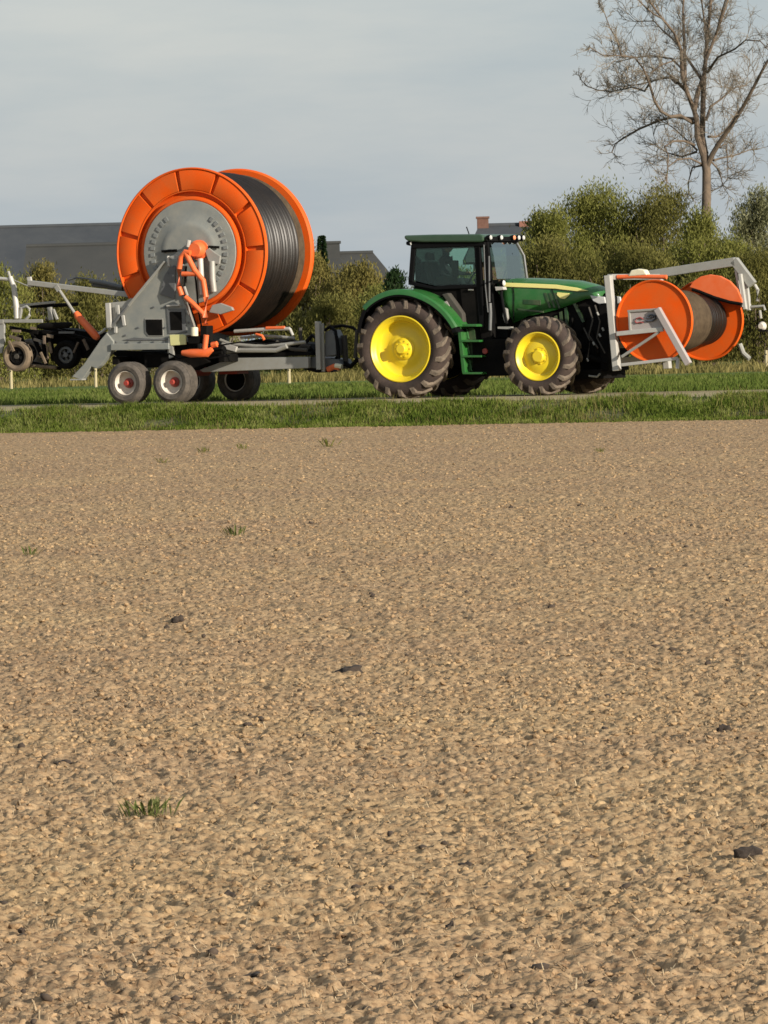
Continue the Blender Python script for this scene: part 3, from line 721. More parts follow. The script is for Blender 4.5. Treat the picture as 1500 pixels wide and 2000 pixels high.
coil(drum, 'hose', -1.16, .36, .55, .055, M['hoseb'], (RX, 0, RZ)); coil(drum, 'hose', .40, 1.26, .465, .07, M['hose'], (RX, 0, RZ), .2)
# guard plate over the far flange: curved sheet
seg = [(1346, 561), (1354, 549), (1368, 540), (1386, 536), (1406, 539), (1425, 549), (1440, 565), (1449, 586), (1449, 592), (1425, 588), (1395, 579), (1365, 567)]
b = MB(); b.pprism(seg, 1.02, 1.10); b.build('guard', M['orange2'], fr, .012)
b = MB(); b.ptube([(1352, 565), (1365, 569), (1395, 581), (1425, 590), (1449, 594)], 1.03, .035, 8); b.build('guard_edge_shade', M['black'], fr)  # black tube draws the shadow along the guard's under edge
# frame
def bars(name, segs, y, w, m, parent=fr, bev=.008):
    b = MB()
    for s in segs:
        for i in range(len(s) - 1): b.pbeam(s[i], s[i + 1], y, w, w)
    return b.build(name, m, parent, bev)
up0 = P3(1188, 538, -1.25); up1 = P3(1205, 724, -1.25)
for y in (-1.25, 1.22):
    b = MB(); b.beam((up0[0], y, up0[2]), (up1[0], y, up1[2]), .15, .13); b.build('upright', M['galvw'], fr, .012)
b = MB(); b.beam((up0[0], -1.18, up0[2] - .03), (up0[0], 1.15, up0[2] - .03), .11, .11); b.beam((up1[0] - .02, -1.18, up1[2] + .2), (up1[0] - .02, 1.15, up1[2] + .2), .12, .12)
b.beam((up1[0] - .05, -1.18, .95), (up1[0] - .05, 1.15, .95), .12, .12)
b.each('crossbar', M['galv'], fr, .01)
b = MB(); b.ptube([(1206, 541), (1240, 540), (1302, 541)], -1.0, .045, 10); b.build('feed_pipe', M['orange2'], fr)
b = MB(); b.pprism([(1226, 540), (1232, 528), (1246, 525), (1258, 527), (1263, 537)], -1.05, -.85); b.build('motor_cover', M['cream'], fr, .02)
yf = 1.22
b = MB(); b.beam(P3(1268, 537, yf), P3(1437, 511, yf), .17, .13, up=(0, 1, 0)); b.beam(P3(1434, 508, yf), P3(1470, 556, yf), .17, .13, up=(0, 1, 0)); b.build('swing_arm', M['galv'], fr, .01)
b = MB(); b.beam(P3(1446, 535, yf - .12), P3(1456, 604, yf - .12), .06, .09, up=(0, 1, 0)); b.beam(P3(1458, 552, yf + .1), P3(1463, 606, yf + .1), .07, .10, up=(0, 1, 0)); b.beam(P3(1437, 522, yf), P3(1450, 600, yf), .05, .07, up=(0, 1, 0))
b.ptube([(1474, 556), (1480, 566), (1479, 588)], yf + .1, .035, 8); b.each('guide_bracket', M['galvw'], fr, .006)
b = MB(); b.ptube([(1464, 600), (1492, 598), (1494, 606)], yf + .1, .03, 8); b.ptube([(1484, 606), (1486, 622)], yf + .1, .03, 8); b.build('guide_arm', M['galv'], fr)
b = MB(); p = P3(1489, 637, yf + .1); b.lathe([(0, -.09), (.05, -.09), (.09, 0), (.05, .09), (0, .09)], p, 16); b.build('roller', M['white'], fr)
b = MB(); b.pprism([(1480, 644), (1498, 644), (1497, 648), (1481, 648)], yf, yf + .2); b.build('roller_cradle', M['black'], fr)
b = MB(); b.ptube([(1445, 672), (1452, 690), (1464, 701)], 1.25, .05, 8); b.build('foot', M['galv'], fr)
yn = -1.38
bars('side_arm', [[(1205, 652), (1296, 643)]], yn, .085, M['galvw']); bars('lower_rail', [[(1213, 713), (1324, 700), (1323, 720)]], yn, .06, M['galvw'])
bars('leg', [[(1284, 603), (1345, 711)]], yn - .04, .12, M['plate']); bars('brace', [[(1214, 697), (1288, 648)]], yn - .01, .05, M['galv'])
bars('sign_frame', [[(1229, 610), (1231, 646)], [(1226, 608), (1286, 604)]], yn - .02, .045, M['galv'])
b = MB(); b.pprism([(1229, 610), (1284, 604), (1297, 642), (1232, 648)], yn - .012, yn + .012); sp = b.build('sign_plate', M['plate'], fr, .004)
def glyph(pp, m, r=.022):
    b = MB(); b.ptube(pp, yn - .03, r, 6); b.build('lettering', m, sp)
glyph([(1256, 623), (1250, 620), (1243, 622), (1240, 628), (1244, 631), (1251, 629), (1256, 630)], M['lred'], .014)
glyph([(1265, 617), (1272, 615), (1280, 617), (1281, 622), (1275, 626), (1266, 627), (1261, 626)], M['ldark'], .020)
glyph([(1262, 621), (1270, 621), (1277, 619)], M['ldark'], .014)

# ================================================================== DRIVER
sx, sy, sz = x_seat, 0.0, zsill
dr = thing('person', 'driver in dark clothes sitting at the steering wheel inside the tractor cab', 'person', (sx, 0, sz - .05))
def skin_body(name, nodes, edges, m, parent, root=0, lv=2):
    o_ = parent_off(parent); me = bpy.data.meshes.new(name)
    me.from_pydata([(p[0] - o_[0], p[1] - o_[1], p[2] - o_[2]) for p, r in nodes], edges, []); me.materials.append(m)
    o = bpy.data.objects.new(name, me); bpy.context.scene.collection.objects.link(o); o.parent = parent; OFF[o] = o_
    o.modifiers.new('skin', 'SKIN'); sv = me.skin_vertices[0].data
    for i, (p, r) in enumerate(nodes): sv[i].radius = (r, r); sv[i].use_root = (i == root)
    s_ = o.modifiers.new('sub', 'SUBSURF'); s_.levels = s_.render_levels = lv
    for p in me.polygons: p.use_smooth = True
    return o
hd = (sx + .06, 0, sz + .68)
N_ = [((sx - .02, 0, sz + .02), .15), ((sx - .03, 0, sz + .20), .14), ((sx - .02, 0, sz + .36), .155), ((sx, 0, sz + .46), .12), ((sx + .03, 0, sz + .54), .055), ((sx + .05, 0, sz + .60), .052)]
E_ = [(0, 1), (1, 2), (2, 3), (3, 4), (4, 5)]
for s in (-1, 1):
    k = len(N_); N_ += [((sx - .01, s * .19, sz + .43), .065), ((sx + .10, s * .25, sz + .22), .048), ((sx + .20, s * .23, sz + .17), .042), ((sx + .42, s * .17, sz + .16), .030), ((sx + .49, s * .16, sz + .17), .022)]
    E_ += [(3, k), (k, k + 1), (k + 1, k + 2), (k + 2, k + 3), (k + 3, k + 4)]
    q = len(N_); N_ += [((sx + .06, s * .12, sz - .02), .095), ((sx + .42, s * .16, sz + .02), .070), ((sx + .55, s * .16, sz - .30), .050)]
    E_ += [(0, q), (q, q + 1), (q + 1, q + 2)]
skin_body('body', N_, E_, M['jacket'], dr)
skin_body('head', [((sx + .045, 0, sz + .58), .050), ((sx + .055, 0, sz + .64), .075), ((sx + .055, 0, sz + .70), .092), ((sx + .045, 0, sz + .76), .085), ((sx + .15, 0, sz + .665), .016)], [(0, 1), (1, 2), (2, 3), (2, 4)], M['skin'], dr)
b = MB(); b.lathe([(.0, -.10), (.06, -.092), (.095, -.05), (.102, 0), (.095, .05), (.06, .092), (0, .10)], (sx + .03, 0, sz + .745), 20); b.build('hair', M['hair'], dr)
for s in (-1, 1):
    b = MB(); b.tube([(sx + .05, s * .085, sz + .665), (sx + .04, s * .100, sz + .685), (sx + .05, s * .095, sz + .71)], .012, 8); b.build('ear', M['skin'], dr)
    hx_, hy_, hz_ = sx + .49, s * .16, sz + .17
    skin_body('hand', [((hx_, hy_, hz_), .026), ((hx_ + .05, hy_, hz_ + .01), .032), ((hx_ + .07, hy_ - s * .03, hz_ + .03), .012), ((hx_ + .10, hy_ - .03, hz_ + .02), .010), ((hx_ + .115, hy_ - .03, hz_ - .01), .009), ((hx_ + .105, hy_ - .01, hz_ + .02), .010), ((hx_ + .12, hy_ - .01, hz_ - .012), .009),
        ((hx_ + .10, hy_ + .012, hz_ + .02), .010), ((hx_ + .115, hy_ + .012, hz_ - .012), .009), ((hx_ + .09, hy_ + .032, hz_ + .015), .009), ((hx_ + .10, hy_ + .032, hz_ - .01), .008)],
        [(0, 1), (1, 2), (1, 3), (3, 4), (1, 5), (5, 6), (1, 7), (7, 8), (1, 9), (9, 10)], M['skin'], dr, 0, 1)

# ================================================================== HOSE REEL TRAILER
XT = T(300, 788, -1.35)[0]       # bogie centre
tl = thing('hose_reel_trailer', 'grey irrigation trailer carrying a huge orange reel of black hose behind the tractor', 'trailer', (XT, 0, 0))
CX, CZ = T(374, 492.5, -1.02); RB = 1.69
b = MB(); b.tube([(CX, -1.1, CZ), (CX, 1.1, CZ)], .95, 40); reel = b.build('reel', M['dgrey'], tl)
def bigflange(y, s):
    """s=-1 near side"""
    c = (CX, 0, CZ)
    prof = [(1.05, y - s * .08), (1.20, y - s * .07), (1.215, y + s * .02), (1.235, y + s * .02), (1.24, y - s * .05), (1.645, y - s * .05), (1.65, y + s * .02), (1.67, y + s * .035), (RB, y + s * .025), (RB + .005, y - s * .04), (RB - .03, y - s * .085), (1.5, y - s * .08), (1.07, y - s * .10)]
    fl = MB().lathe(prof, c, 96).build('flange', M['orange'], reel)
    for k in range(11):
        a = math.radians(1.6 + k * 360 / 11); g = .032; b = MB()
        a0 = a + g; a1 = a + 2 * math.pi / 11 - g
        b.lathe([(1.245, y - s * .048), (1.245, y + s * .012), (1.255, y + s * .018), (1.630, y + s * .018), (1.64, y + s * .012), (1.64, y - s * .048)], c, 12, a0, a1)
        vs = b.v; n = 6; b.f += [tuple(range(n)), tuple(len(vs) - 1 - q for q in range(n))]; b.sm += [False, False]
        b.build('flange_panel', M['orange'], reel)
    return fl
bigflange(-1.02, -1); bigflange(1.06, 1)
for s, y in ((-1, -1.02), (1, 1.06)):
    b = MB(); b.lathe([(1.12, y - s * .08), (1.11, y + s * .04), (1.09, y + s * .055), (1.05, y + s * .055), (1.04, y + s * .04), (.97, y + s * .04)], (CX, 0, CZ), 80); b.build('ring', M['orange'], reel)
    b = MB(); b.lathe([(1.035, y + s * .04), (1.03, y + s * .085), (.97, y + s * .09), (.90, y + s * .095), (.62, y + s * .095), (.60, y + s * .11), (.5, y + s * .115), (0, y + s * .115)], (CX, 0, CZ), 64)
    dk = b.build('reel_disc', M['grey'], reel)
    if s < 0:
        b = MB()
        for k in range(26):
            a = math.radians(-60 + k * 240 / 26 + (30 if k > 13 else 0)); 
            if 55 < math.degrees(a) % 360 < 125: continue
            ca, sa = math.cos(a), math.sin(a); b.beam((CX + .78 * ca, y - .10, CZ + .78 * sa), (CX + .87 * ca, y - .10, CZ + .87 * sa), .07, .03, up=(0, 1, 0))
        b.each('bolt', M['boltgrey'], reel)
coil(reel, 'hose', -.93, .66, 1.56, .098, M['hose'], (CX, 0, CZ), .33)
coil(reel, 'hose', .66, .97, 1.525, .085, M['hoseb'], (CX, 0, CZ))
# hub, bearing and drive tubes on the near side
b = MB(); hx, hz = T(383, 488, -1.3)
b.lathe([(0, -.1), (.13, -.1), (.16, -.06), (.16, .1)], (hx, -1.28, hz), 20); b.tube([(hx, -1.2, hz), (hx - .02, -1.05, hz)], .2, 18); b.build('hub', M['orange2'], tl)
b = MB(); b.pprism([(325, 512), (345, 492), (352, 492), (350, 505), (335, 515)], -1.22, -1.14); b.pprism([(400, 490), (408, 484), (420, 494), (430, 500), (428, 516), (408, 514)], -1.20, -1.14); b.pprism([(320, 515), (332, 500), (346, 498), (360, 486), (362, 492), (345, 508)], -1.24, -1.18)
b.each('bearing_plate', M['galv'], tl, .01)
b = MB(); b.pbeam((316, 491), (345, 489), -1.16, .05, .03); b.pbeam((408, 482), (428, 483), -1.16, .05, .03); b.each('bearing_bar', M['black'], tl)
b = MB(); b.ptube([(369, 469), (367, 482)], -1.36, .045, 8); b.ptube([(391, 505), (393, 545), (396, 575)], -1.34, .06, 10); b.ptube([(328, 500), (330, 520)], -1.3, .03, 8); b.each('pipe', M['galvw'], tl)
b = MB(); b.ptube([(414, 510), (415, 545), (418, 570)], -1.20, .065, 10); b.ptube([(360, 560), (366, 578)], -1.38, .03, 8); b.each('pipe', M['galv'], tl)
b = MB()
b.ptube([(372, 494), (362, 492), (354, 502), (350, 525), (349, 560), (355, 577)], -1.44, .055, 12)
b.ptube([(362, 493), (369, 506), (380, 528), (397, 548), (402, 580), (401, 620), (402, 634)], -1.44, .055, 12)
b.ptube([(356, 535), (382, 535)], -1.44, .05, 10)
b.build('drive_bracket', M['orange2'], tl)
b = MB(); b.ptube([(362, 580), (376, 592), (398, 614)], -1.46, .05, 10); b.build('tension_arm', M['orange2'], tl)
b = MB(); b.ptube([(403, 654), (401, 672), (399, 688)], -1.44, .055, 10); b.tube([P3(356, 689, -1.44), P3(372, 690, -1.44), P3(405, 689, -1.44), P3(414, 682, -1.44)], [.05, .085, .085, .05], 12); b.ptube([(414, 674), (424, 672)], -1.4, .06, 8); b.build('bracket_foot', M['orange2'], tl)
# support stand
for y0, y1 in ((-1.30, -1.16), (1.16, 1.30)):
    b = MB(); b.prism([T(*p, -1.30) for p in ((205, 655), (214, 640), (268, 572), (324, 508), (352, 506), (356, 540), (352, 575), (364, 600), (378, 640), (378, 655), (331, 660), (331, 683), (213, 683), (208, 690))], y0, y1)
    b.build('stand', M['grey'], tl, .012)
b = MB(); b.pprism([(320, 540), (332, 520), (343, 520), (341, 585), (312, 575)], -1.325, -1.295); b.build('stand_rib', M['dgrey'], tl, .008)
b = MB(); b.pbeam((218, 678), (331, 676), -1.36, .13, .08); b.build('bogie_rail', M['grey'], tl, .01)
b = MB(); b.pprism([(284, 624), (316, 624), (317, 655), (290, 655), (285, 648)], -1.325, -1.29); b.pprism([(331, 609), (354, 609), (356, 645), (333, 645)], -1.325, -1.29); b.each('opening', M['black'], tl, .006)
b = MB(); b.pbeam((326, 597), (351, 596), -1.34, .03, .04); b.build('handle', M['galvw'], tl)
b = MB(); b.pprism([(325, 603), (361, 603), (364, 650), (329, 652)], -1.318, -1.293); b.build('control_panel', M['dgrey'], tl, .006)
b = MB(); b.pprism([(331, 654), (357, 653), (363, 656), (363, 673), (333, 675)], -1.37, -1.33); b.build('warning_label', M['label'], tl, .005)
b = MB(); b.ptube([(380, 639), (380, 656)], -1.42, .075, 14); b.build('canister', M['cream'], tl)
b = MB(); b.pprism([(366, 657), (392, 657), (391, 671), (367, 672)], -1.45, -1.2); b.pprism([(390, 636), (404, 636), (404, 668), (392, 668)], -1.43, -1.15); b.build('gearbox', M['black'], tl, .015)
b = MB(); b.pprism([(329, 660), (336, 660), (338, 697), (330, 700)], -1.36, -1.28); b.build('post', M['galv'], tl)
b = MB(); b.pbeam((216, 640), (322, 511), -1.32, .035, .06); b.pbeam((333, 657), (376, 652), -1.32, .03, .05); b.each('edge_flange', M['galv'], tl)
b = MB()
for px, py in ((226, 668), (250, 668), (275, 668), (300, 668), (322, 668), (340, 520), (330, 533), (318, 560), (300, 600), (270, 640), (245, 655), (322, 600), (322, 640), (365, 612), (368, 630)):
    x_, z_ = T(px, py, -1.31); b.lathe([(0, -.015), (.02, -.015), (.022, 0)], (x_, -1.31, z_), 8)
b.each('bolt', M['dgrey'], tl)
b = MB(); b.pprism([(283, 622), (318, 622), (319, 657), (289, 657), (283, 650)], -1.312, -1.29); b.build('opening_frame', M['galv'], tl)
b = MB(); b.pprism([(240, 664), (262, 659), (300, 662), (330, 660), (330, 664), (262, 665)], -1.318, -1.29); b.build('ledge_shadow', M['dgrey'], tl)  # dark grey sliver painted as the wavy shadow line along the ledge
for pp in (((364, 520), (360, 560), (372, 600), (385, 640)), ((376, 505), (384, 560), (388, 610), (396, 650)), ((330, 690), (350, 700), (380, 694), (410, 700), (450, 694)), ((392, 668), (420, 676), (470, 668), (520, 672), (575, 664))):
    b = MB(); b.ptube(list(pp), -1.36, .018, 6); b.build('hydraulic_line', M['plast'], tl)
b = MB(); b.box(XT + .25, XT + .85, -1.22, -.9, .98, 1.22); b.tube([(XT + 1.0, -1.1, 1.02), (XT + 1.5, -1.1, 1.02)], .11, 14); b.build('valve_block', M['black'], tl, .02)
b = MB(); b.box(XT + .32, XT + .36, -1.3, -1.22, 1.0, 1.15); b.tube([(XT + 1.05, -1.16, 1.06), (XT + 1.4, -1.16, 1.06)], .03, 8); b.each('valve_fitting', M['galv'], tl)
# stabiliser leg
for s in (-1, 1):
    y0 = -1.36 if s < 0 else 1.2
    b = MB(); b.prism([T(*p, -1.36) for p in ((196, 664), (208, 650), (222, 668), (219, 684), (196, 714), (188, 720), (178, 716), (160, 742), (140, 736), (163, 712))], y0, y0 + .16)
    b.build('stabiliser_leg', M['grey'], tl, .012)
    b = MB(); xx, zz = T(150, 740, -1.36); b.box(xx - .14, xx + .14, y0 - .04, y0 + .2, zz - .03, zz + .0); b.build('stabiliser_foot', M['galv'], tl, .006)
b = MB(); b.pbeam((211, 592), (214, 640), -1.34, .10, .06); b.pbeam((230, 596), (232, 614), -1.34, .05, .04); b.pbeam((240, 616), (243, 636), -1.34, .06, .04); b.pbeam((226, 638), (226, 650), -1.34, .06, .04); b.each('grid_post', M['galvw'], tl, .005)
b = MB(); b.pprism([(206, 592), (246, 588), (256, 582), (262, 590), (214, 648), (207, 640)], -1.28, -1.24); b.build('side_panel', M['galv'], tl, .006)
b = MB(); b.ptube([(214, 642), (251, 596)], -1.33, .03, 8); b.build('panel_rod', M['dgrey'], tl)
# frame rails, axles, wheels
b = MB()
for s in (-1, 1):
    b.prism([T(*p, -.55) for p in ((222, 690), (232, 684), (390, 690), (412, 706), (390, 723), (330, 716), (250, 712))], s * .55 - .08, s * .55 + .08)
b.box(XT - 1.0, XT - .85, -1.2, 1.2, .80, .96); b.box(XT + 1.4, XT + 1.55, -1.2, 1.2, .80, .96); b.box(XT - .9, XT + 1.5, -.45, .45, .9, 1.0)
b.box(XT - .3, XT + .3, -1.15, -.95, .72, 1.0); b.box(XT - .3, XT + .3, .95, 1.15, .72, 1.0)
b.build('bogie_frame', M['black'], tl, .015)
b = MB(); b.prism([T(*p, -.62) for p in ((390, 722), (440, 704), (460, 699), (602, 697), (602, 719), (395, 727))], -.62, -.50); b.build('drawbar', M['galv'], tl, .012)
b = MB(); b.prism([T(*p, -.62) for p in ((390, 722), (440, 704), (460, 699), (602, 697), (602, 719), (395, 727))], .50, .62); b.build('drawbar', M['galv'], tl, .012)
b = MB(); b.pprism([(600, 699), (620, 697), (662, 702), (666, 712), (640, 722), (600, 718)], -.45, .1); b.build('hitch_head', M['dgrey'], tl, .015)
b = MB(); b.pprism([(590, 718), (618, 719), (630, 727), (618, 728), (596, 722)], -.45, .3); b.build('hitch_plate', M['black'], tl, .01)
b = MB(); b.pbeam((621, 628), (624, 722), -.62, .10, .10); b.pbeam((629, 632), (632, 726), -.55, .07, .05); b.each('jack_post', M['galv'], tl, .008)
b = MB(); b.pprism([(634, 648), (648, 644), (656, 660), (656, 694), (634, 697)], -.5, -.1); b.build('hydraulic_box', M['dgrey'], tl, .02)
b = MB(); b.ptube([(634, 645), (645, 638), (655, 646), (660, 675), (662, 700)], -.5, .035, 8); b.ptube([(640, 640), (668, 636), (690, 640), (700, 650)], -.2, .03, 8); b.ptube([(598, 668), (610, 655), (618, 662), (616, 690)], -.5, .04, 8)
b.ptube([(655, 700), (685, 716), (700, 700)], -.25, .05, 8); b.each('hydraulic_line', M['plast'], tl)
b = MB(); b.ptube([(640, 722), (652, 716), (664, 718)], -.45, .06, 8); b.build('coupling', M['orange2'], tl)
b = MB(); b.ptube([(655, 714), (668, 716)], -.48, .05, 8); b.build('coupling_cap', M['cream'], tl)
# deck clutter
b = MB(); b.box(XT + 1.3, T(612, 690, -.4)[0], -.6, .6, T(560, 694, -.6)[1] - .02, T(560, 694, -.6)[1] + .06)
b.prism([T(*p, -.5) for p in ((425, 690), (440, 672), (500, 662), (560, 668), (600, 672), (612, 690))], -.40, .5); b.build('deck', M['black'], tl, .01)
b = MB(); b.ptube([(430, 664), (450, 672), (500, 676), (545, 674), (596, 668)], -.62, .035, 8); b.ptube([(410, 690), (470, 684), (540, 684), (560, 676)], -.66, .05, 8); b.ptube([(470, 660), (520, 656), (575, 660)], -.5, .03, 8); b.each('hose_guide', M['galv'], tl)
b = MB(); b.ptube([(458, 647), (520, 643), (566, 642)], -.65, .035, 8); b.pbeam((434, 674), (462, 682), -.72, .10, .08); b.ptube([(566, 642), (572, 655)], -.65, .03, 8); b.each('guide_rail', M['galvw'], tl)
b = MB(); b.ptube([(520, 641), (556, 640)], -.66, .035, 8); b.ptube([(500, 652), (512, 656), (516, 664)], -.6, .03, 8); b.each('guide_marker', M['orange2'], tl)
b = MB(); b.ptube([(586, 640), (588, 668)], -.3, .04, 8); b.ptube([(540, 668), (570, 682), (600, 684)], -.58, .04, 8); b.ptube([(578, 690), (590, 676), (606, 678)], -.4, .05, 8); b.each('spare_hose', M['trim'], tl)
b = MB(); b.pprism([(408, 610), (414, 596), (430, 592), (452, 600), (455, 606), (430, 614)], -1.26, -1.18); b.build('spool_guide', M['galv'], tl, .01)
b = MB(); b.tube([(XT, -1.0, .62), (XT, 1.0, .62)], .10, 12); b.box(XT + .9, XT + 1.3, -.2, .3, .55, .85); b.build('axle', M['red'], tl)
def twheel(cx, s):
    c = (cx, s * 1.38, .425); R = .425; hw = .20; o = s
    hub = MB().lathe([(0, o * .17), (.045, o * .17), (.055, o * .15), (.06, o * .06), (.10, o * .04), (.10, 0)], c, 16).build('wheel', M['red'], tl)
    MB().lathe([(.245, o * .165), (.240, o * .178), (.232, o * .178), (.225, o * .14), (.205, o * .04), (.17, o * .01), (.09, o * .0), (.09, -o * .05), (.24, -o * .17)], c, 40).build('rim', M['white'], hub)
    MB().lathe([(0, -o * .15), (.24, -o * .15)], c, 32).build('wheel_back', M['black'], hub)
    prof = [(.24, -hw * .8), (.27, -hw * .98), (.34, -hw * 1.02), (.395, -hw * .85)]
    for y in (-.72, -.45, -.18, .09, .36, .6):
        prof += [(R - .018, hw * y), (R, hw * (y + .03)), (R, hw * (y + .19)), (R - .018, hw * (y + .22))]
    prof += [(.395, hw * .85), (.34, hw * 1.02), (.27, hw * .98), (.24, hw * .8)]
    MB().lathe(prof, c, 56).build('tyre', M['ttyre'], hub)
for dx in (-.52, .52):
    for s in (-1, 1): twheel(XT + dx, s)

# ================================================================== SPRINKLER CART (carried at the rear, lifted off the ground)
ct = thing('sprinkler_cart', 'galvanised sprinkler cart with a tan wheel, held off the ground behind the trailer', 'sprinkler cart', (T(60, 720, -.3)[0], 0, .6))
yc = -.75
b = MB(); b.pbeam((56, 552), (256, 576), -.95, .10, .12); b.build('lift_arm', M['galv'], ct, .008)
b = MB(); b.pbeam((57, 541), (60, 560), -.95, .09, .06); b.build('arm_tip', M['galvw'], ct, .006)
b = MB(); b.ptube([(113, 562), (146, 612)], -1.0, .032, 8); b.pbeam((110, 558), (116, 568), -1.0, .09, .06); b.build('strut', M['galv'], ct)
b = MB(); b.tube([P3(148, 610, -1.02), P3(152, 617, -1.02), P3(188, 657, -1.02), P3(192, 661, -1.02)], [.05, .075, .08, .05], 14); b.build('cylinder', M['orange2'], ct)
b = MB(); b.ptube([(188, 655), (200, 648), (206, 642)], -1.0, .03, 8); b.build('cylinder_end', M['galvw'], ct)
b = MB(); b.ptube([(133, 547), (150, 542), (176, 545), (182, 556)], -.6, .02, 8); b.ptube([(176, 548), (200, 552), (240, 562)], -.6, .05, 8); b.ptube([(180, 556), (210, 560), (246, 568)], -.5, .045, 8); b.pprism([(238, 574), (257, 575), (256, 584), (246, 582)], -.9, -.8); b.build('folded_boom', M['dgrey'], ct, .01)
b = MB(); b.tube([P3(20, 541, yc), P3(27, 560, yc), P3(32, 600, yc), P3(33, 622, yc)], [.05, .055, .06, .06], 10); b.ptube([(-30, 543), (0, 544), (20, 546)], yc, .035, 8); b.build('sprinkler_pipe', M['galvw'], ct)
b = MB(); b.ptube([(22, 545), (48, 556), (60, 560)], yc, .012, 6); b.ptube([(16, 530), (20, 543)], yc, .03, 8); b.build('sprinkler_nozzle', M['galv'], ct)
b = MB(); b.pbeam((-40, 630), (8, 628), yc, .09, .08); b.pprism([(-10, 629), (8, 629), (8, 668), (3, 690), (-10, 690)], yc - .02, yc + .04); b.build('side_plate', M['galv'], ct, .006)
b = MB(); b.pbeam((6, 627), (84, 627), yc, .07, .06); b.pbeam((36, 597), (108, 590), yc + .1, .05, .05); b.pbeam((38, 622), (42, 600), yc, .06, .06); b.ptube([(42, 602), (52, 598), (58, 604), (58, 616), (50, 624)], yc, .03, 8)
b.pbeam((97, 600), (100, 625), yc, .09, .07); b.pbeam((104, 604), (112, 624), yc, .05, .05); b.build('frame', M['galv'], ct, .006)
b = MB(); b.tube([P3(74, 638, -.8), P3(82, 637, -.8), P3(132, 635, -.8), P3(140, 633, -.8)], [.04, .065, .065, .04], 12); b.ptube([(60, 598), (100, 597), (152, 594)], yc + .2, .04, 8); b.build('tube_bundle', M['black'], ct)
b = MB()
for x0_, y0_, x1_, y1_ in ((20, 640, 75, 650), (40, 655, 60, 715), (62, 650, 84, 700), (84, 660, 90, 715), (98, 655, 104, 705), (110, 645, 190, 668), (120, 650, 150, 660), (84, 648, 120, 652), (50, 706, 118, 720)):
    b.pbeam((x0_, y0_), (x1_, y1_), yc + .3, .07, .08)
b.pprism([(66, 646), (108, 640), (190, 650), (188, 672), (160, 700), (140, 690), (110, 672), (70, 668)], -.35, .25)
b.build('undercarriage', M['black'], ct, .006)
crng = random.Random(3)
for k in range(22):
    x_ = crng.uniform(14, 180); y_ = crng.uniform(640, 700); b = MB(); a_ = crng.choice((0, 0, 90, 70, 20, 110)); l_ = crng.uniform(8, 30)
    if x_ > 100 and y_ > 672: continue
    b.pbeam((x_, y_), (x_ + l_ * math.cos(math.radians(a_)), y_ + l_ * math.sin(math.radians(a_)) * .8), crng.uniform(-.95, -.4), crng.uniform(.03, .06), .04); b.build('linkage_bar', M[crng.choice(('tanw', 'dgrey', 'black', 'trim', 'bark'))], ct)
b = MB(); b.pbeam((24, 646), (40, 647), yc - .05, .05, .05); b.pbeam((60, 640), (72, 642), yc - .05, .05, .05); b.pbeam((92, 655), (104, 658), yc - .05, .06, .04); b.ptube([(96, 668), (100, 690)], yc, .03, 8); b.ptube([(84, 660), (92, 676), (94, 700)], yc, .02, 6); b.ptube([(48, 712), (80, 716), (110, 718)], yc + .2, .035, 8); b.each('fitting', M['tanw'], ct)
def cwheel(px, py, y, R, mt, mh, hubm):
    x, z = T(px, py, y); c = (x, y, z)
    h = MB().lathe([(0, -.07), (.05, -.07), (.06, -.03), (.13, -.02), (.15, .0), (.15, .05)], c, 20).build('wheel', hubm, ct)
    MB().lathe([(R * .60, -.05), (R * .63, -.09), (R * .68, -.10), (R * .8, -.115), (R * .95, -.10), (R, -.05), (R, .05), (R * .95, .10), (R * .8, .115), (R * .52, .06)], c, 40).build('tyre', mt, h)
    b = MB(); 
    for k in range(5):
        a = k * 2 * math.pi / 5 + .3; b.beam((x + .05 * math.cos(a), y - .03, z + .05 * math.sin(a)), (x + R * .58 * math.cos(a), y - .04, z + R * .58 * math.sin(a)), .04, .03, up=(0, 1, 0))
    b.build('spokes', M['black'], h); MB().lathe([(R * .40, -.05), (R * .44, -.07), (R * .60, -.05)], c, 32).build('rim', mh, h)
cwheel(35, 696, -.80, .31, M['tanw'], M['black'], M['trim'])
cwheel(131, 693, -.55, .29, M['black'], M['dgrey'], M['dgrey'])
cwheel(60, 690, .9, .30, M['ttyre'], M['black'], M['trim'])

# ================================================================== FENCE STAKES
for (px, py, top, D, lab) in ((22, 752, 717, 182, 'pale wooden stake in the grass below the tan cart wheel'),
                         (187, 750, 716, 180, 'pale wooden stake in the grass between the trailer leg and the trailer wheels'),
                         (565, 749, 724, 176, 'pale wooden stake in the grass under the drawbar of the trailer'),
                         (1497, 722, 684, 180, 'pale wooden stake at the right edge beyond the orange hose reel')):
    g0 = W(px, py, D); s = D / F; hgt = (py - top) * s
    gz = -.03
    p = thing('fence_stake', lab, 'stake', group='wooden stakes along the meadow', world=Vector((g0.x, D, gz)))
    b = MB(); h = max(.5, g0.z - gz + hgt); w_ = .045
    b.tube([(0, 0, -.1), (0, 0, h * .5), (.005, 0, h)], [w_ + .005, w_, w_ * .95], 9); b.build('post', M['wood'], p)
    MB().tube([(-.0, -.05, h - .12), (0, -.085, h - .12)], .018, 6).build('insulator', M['black'], p)

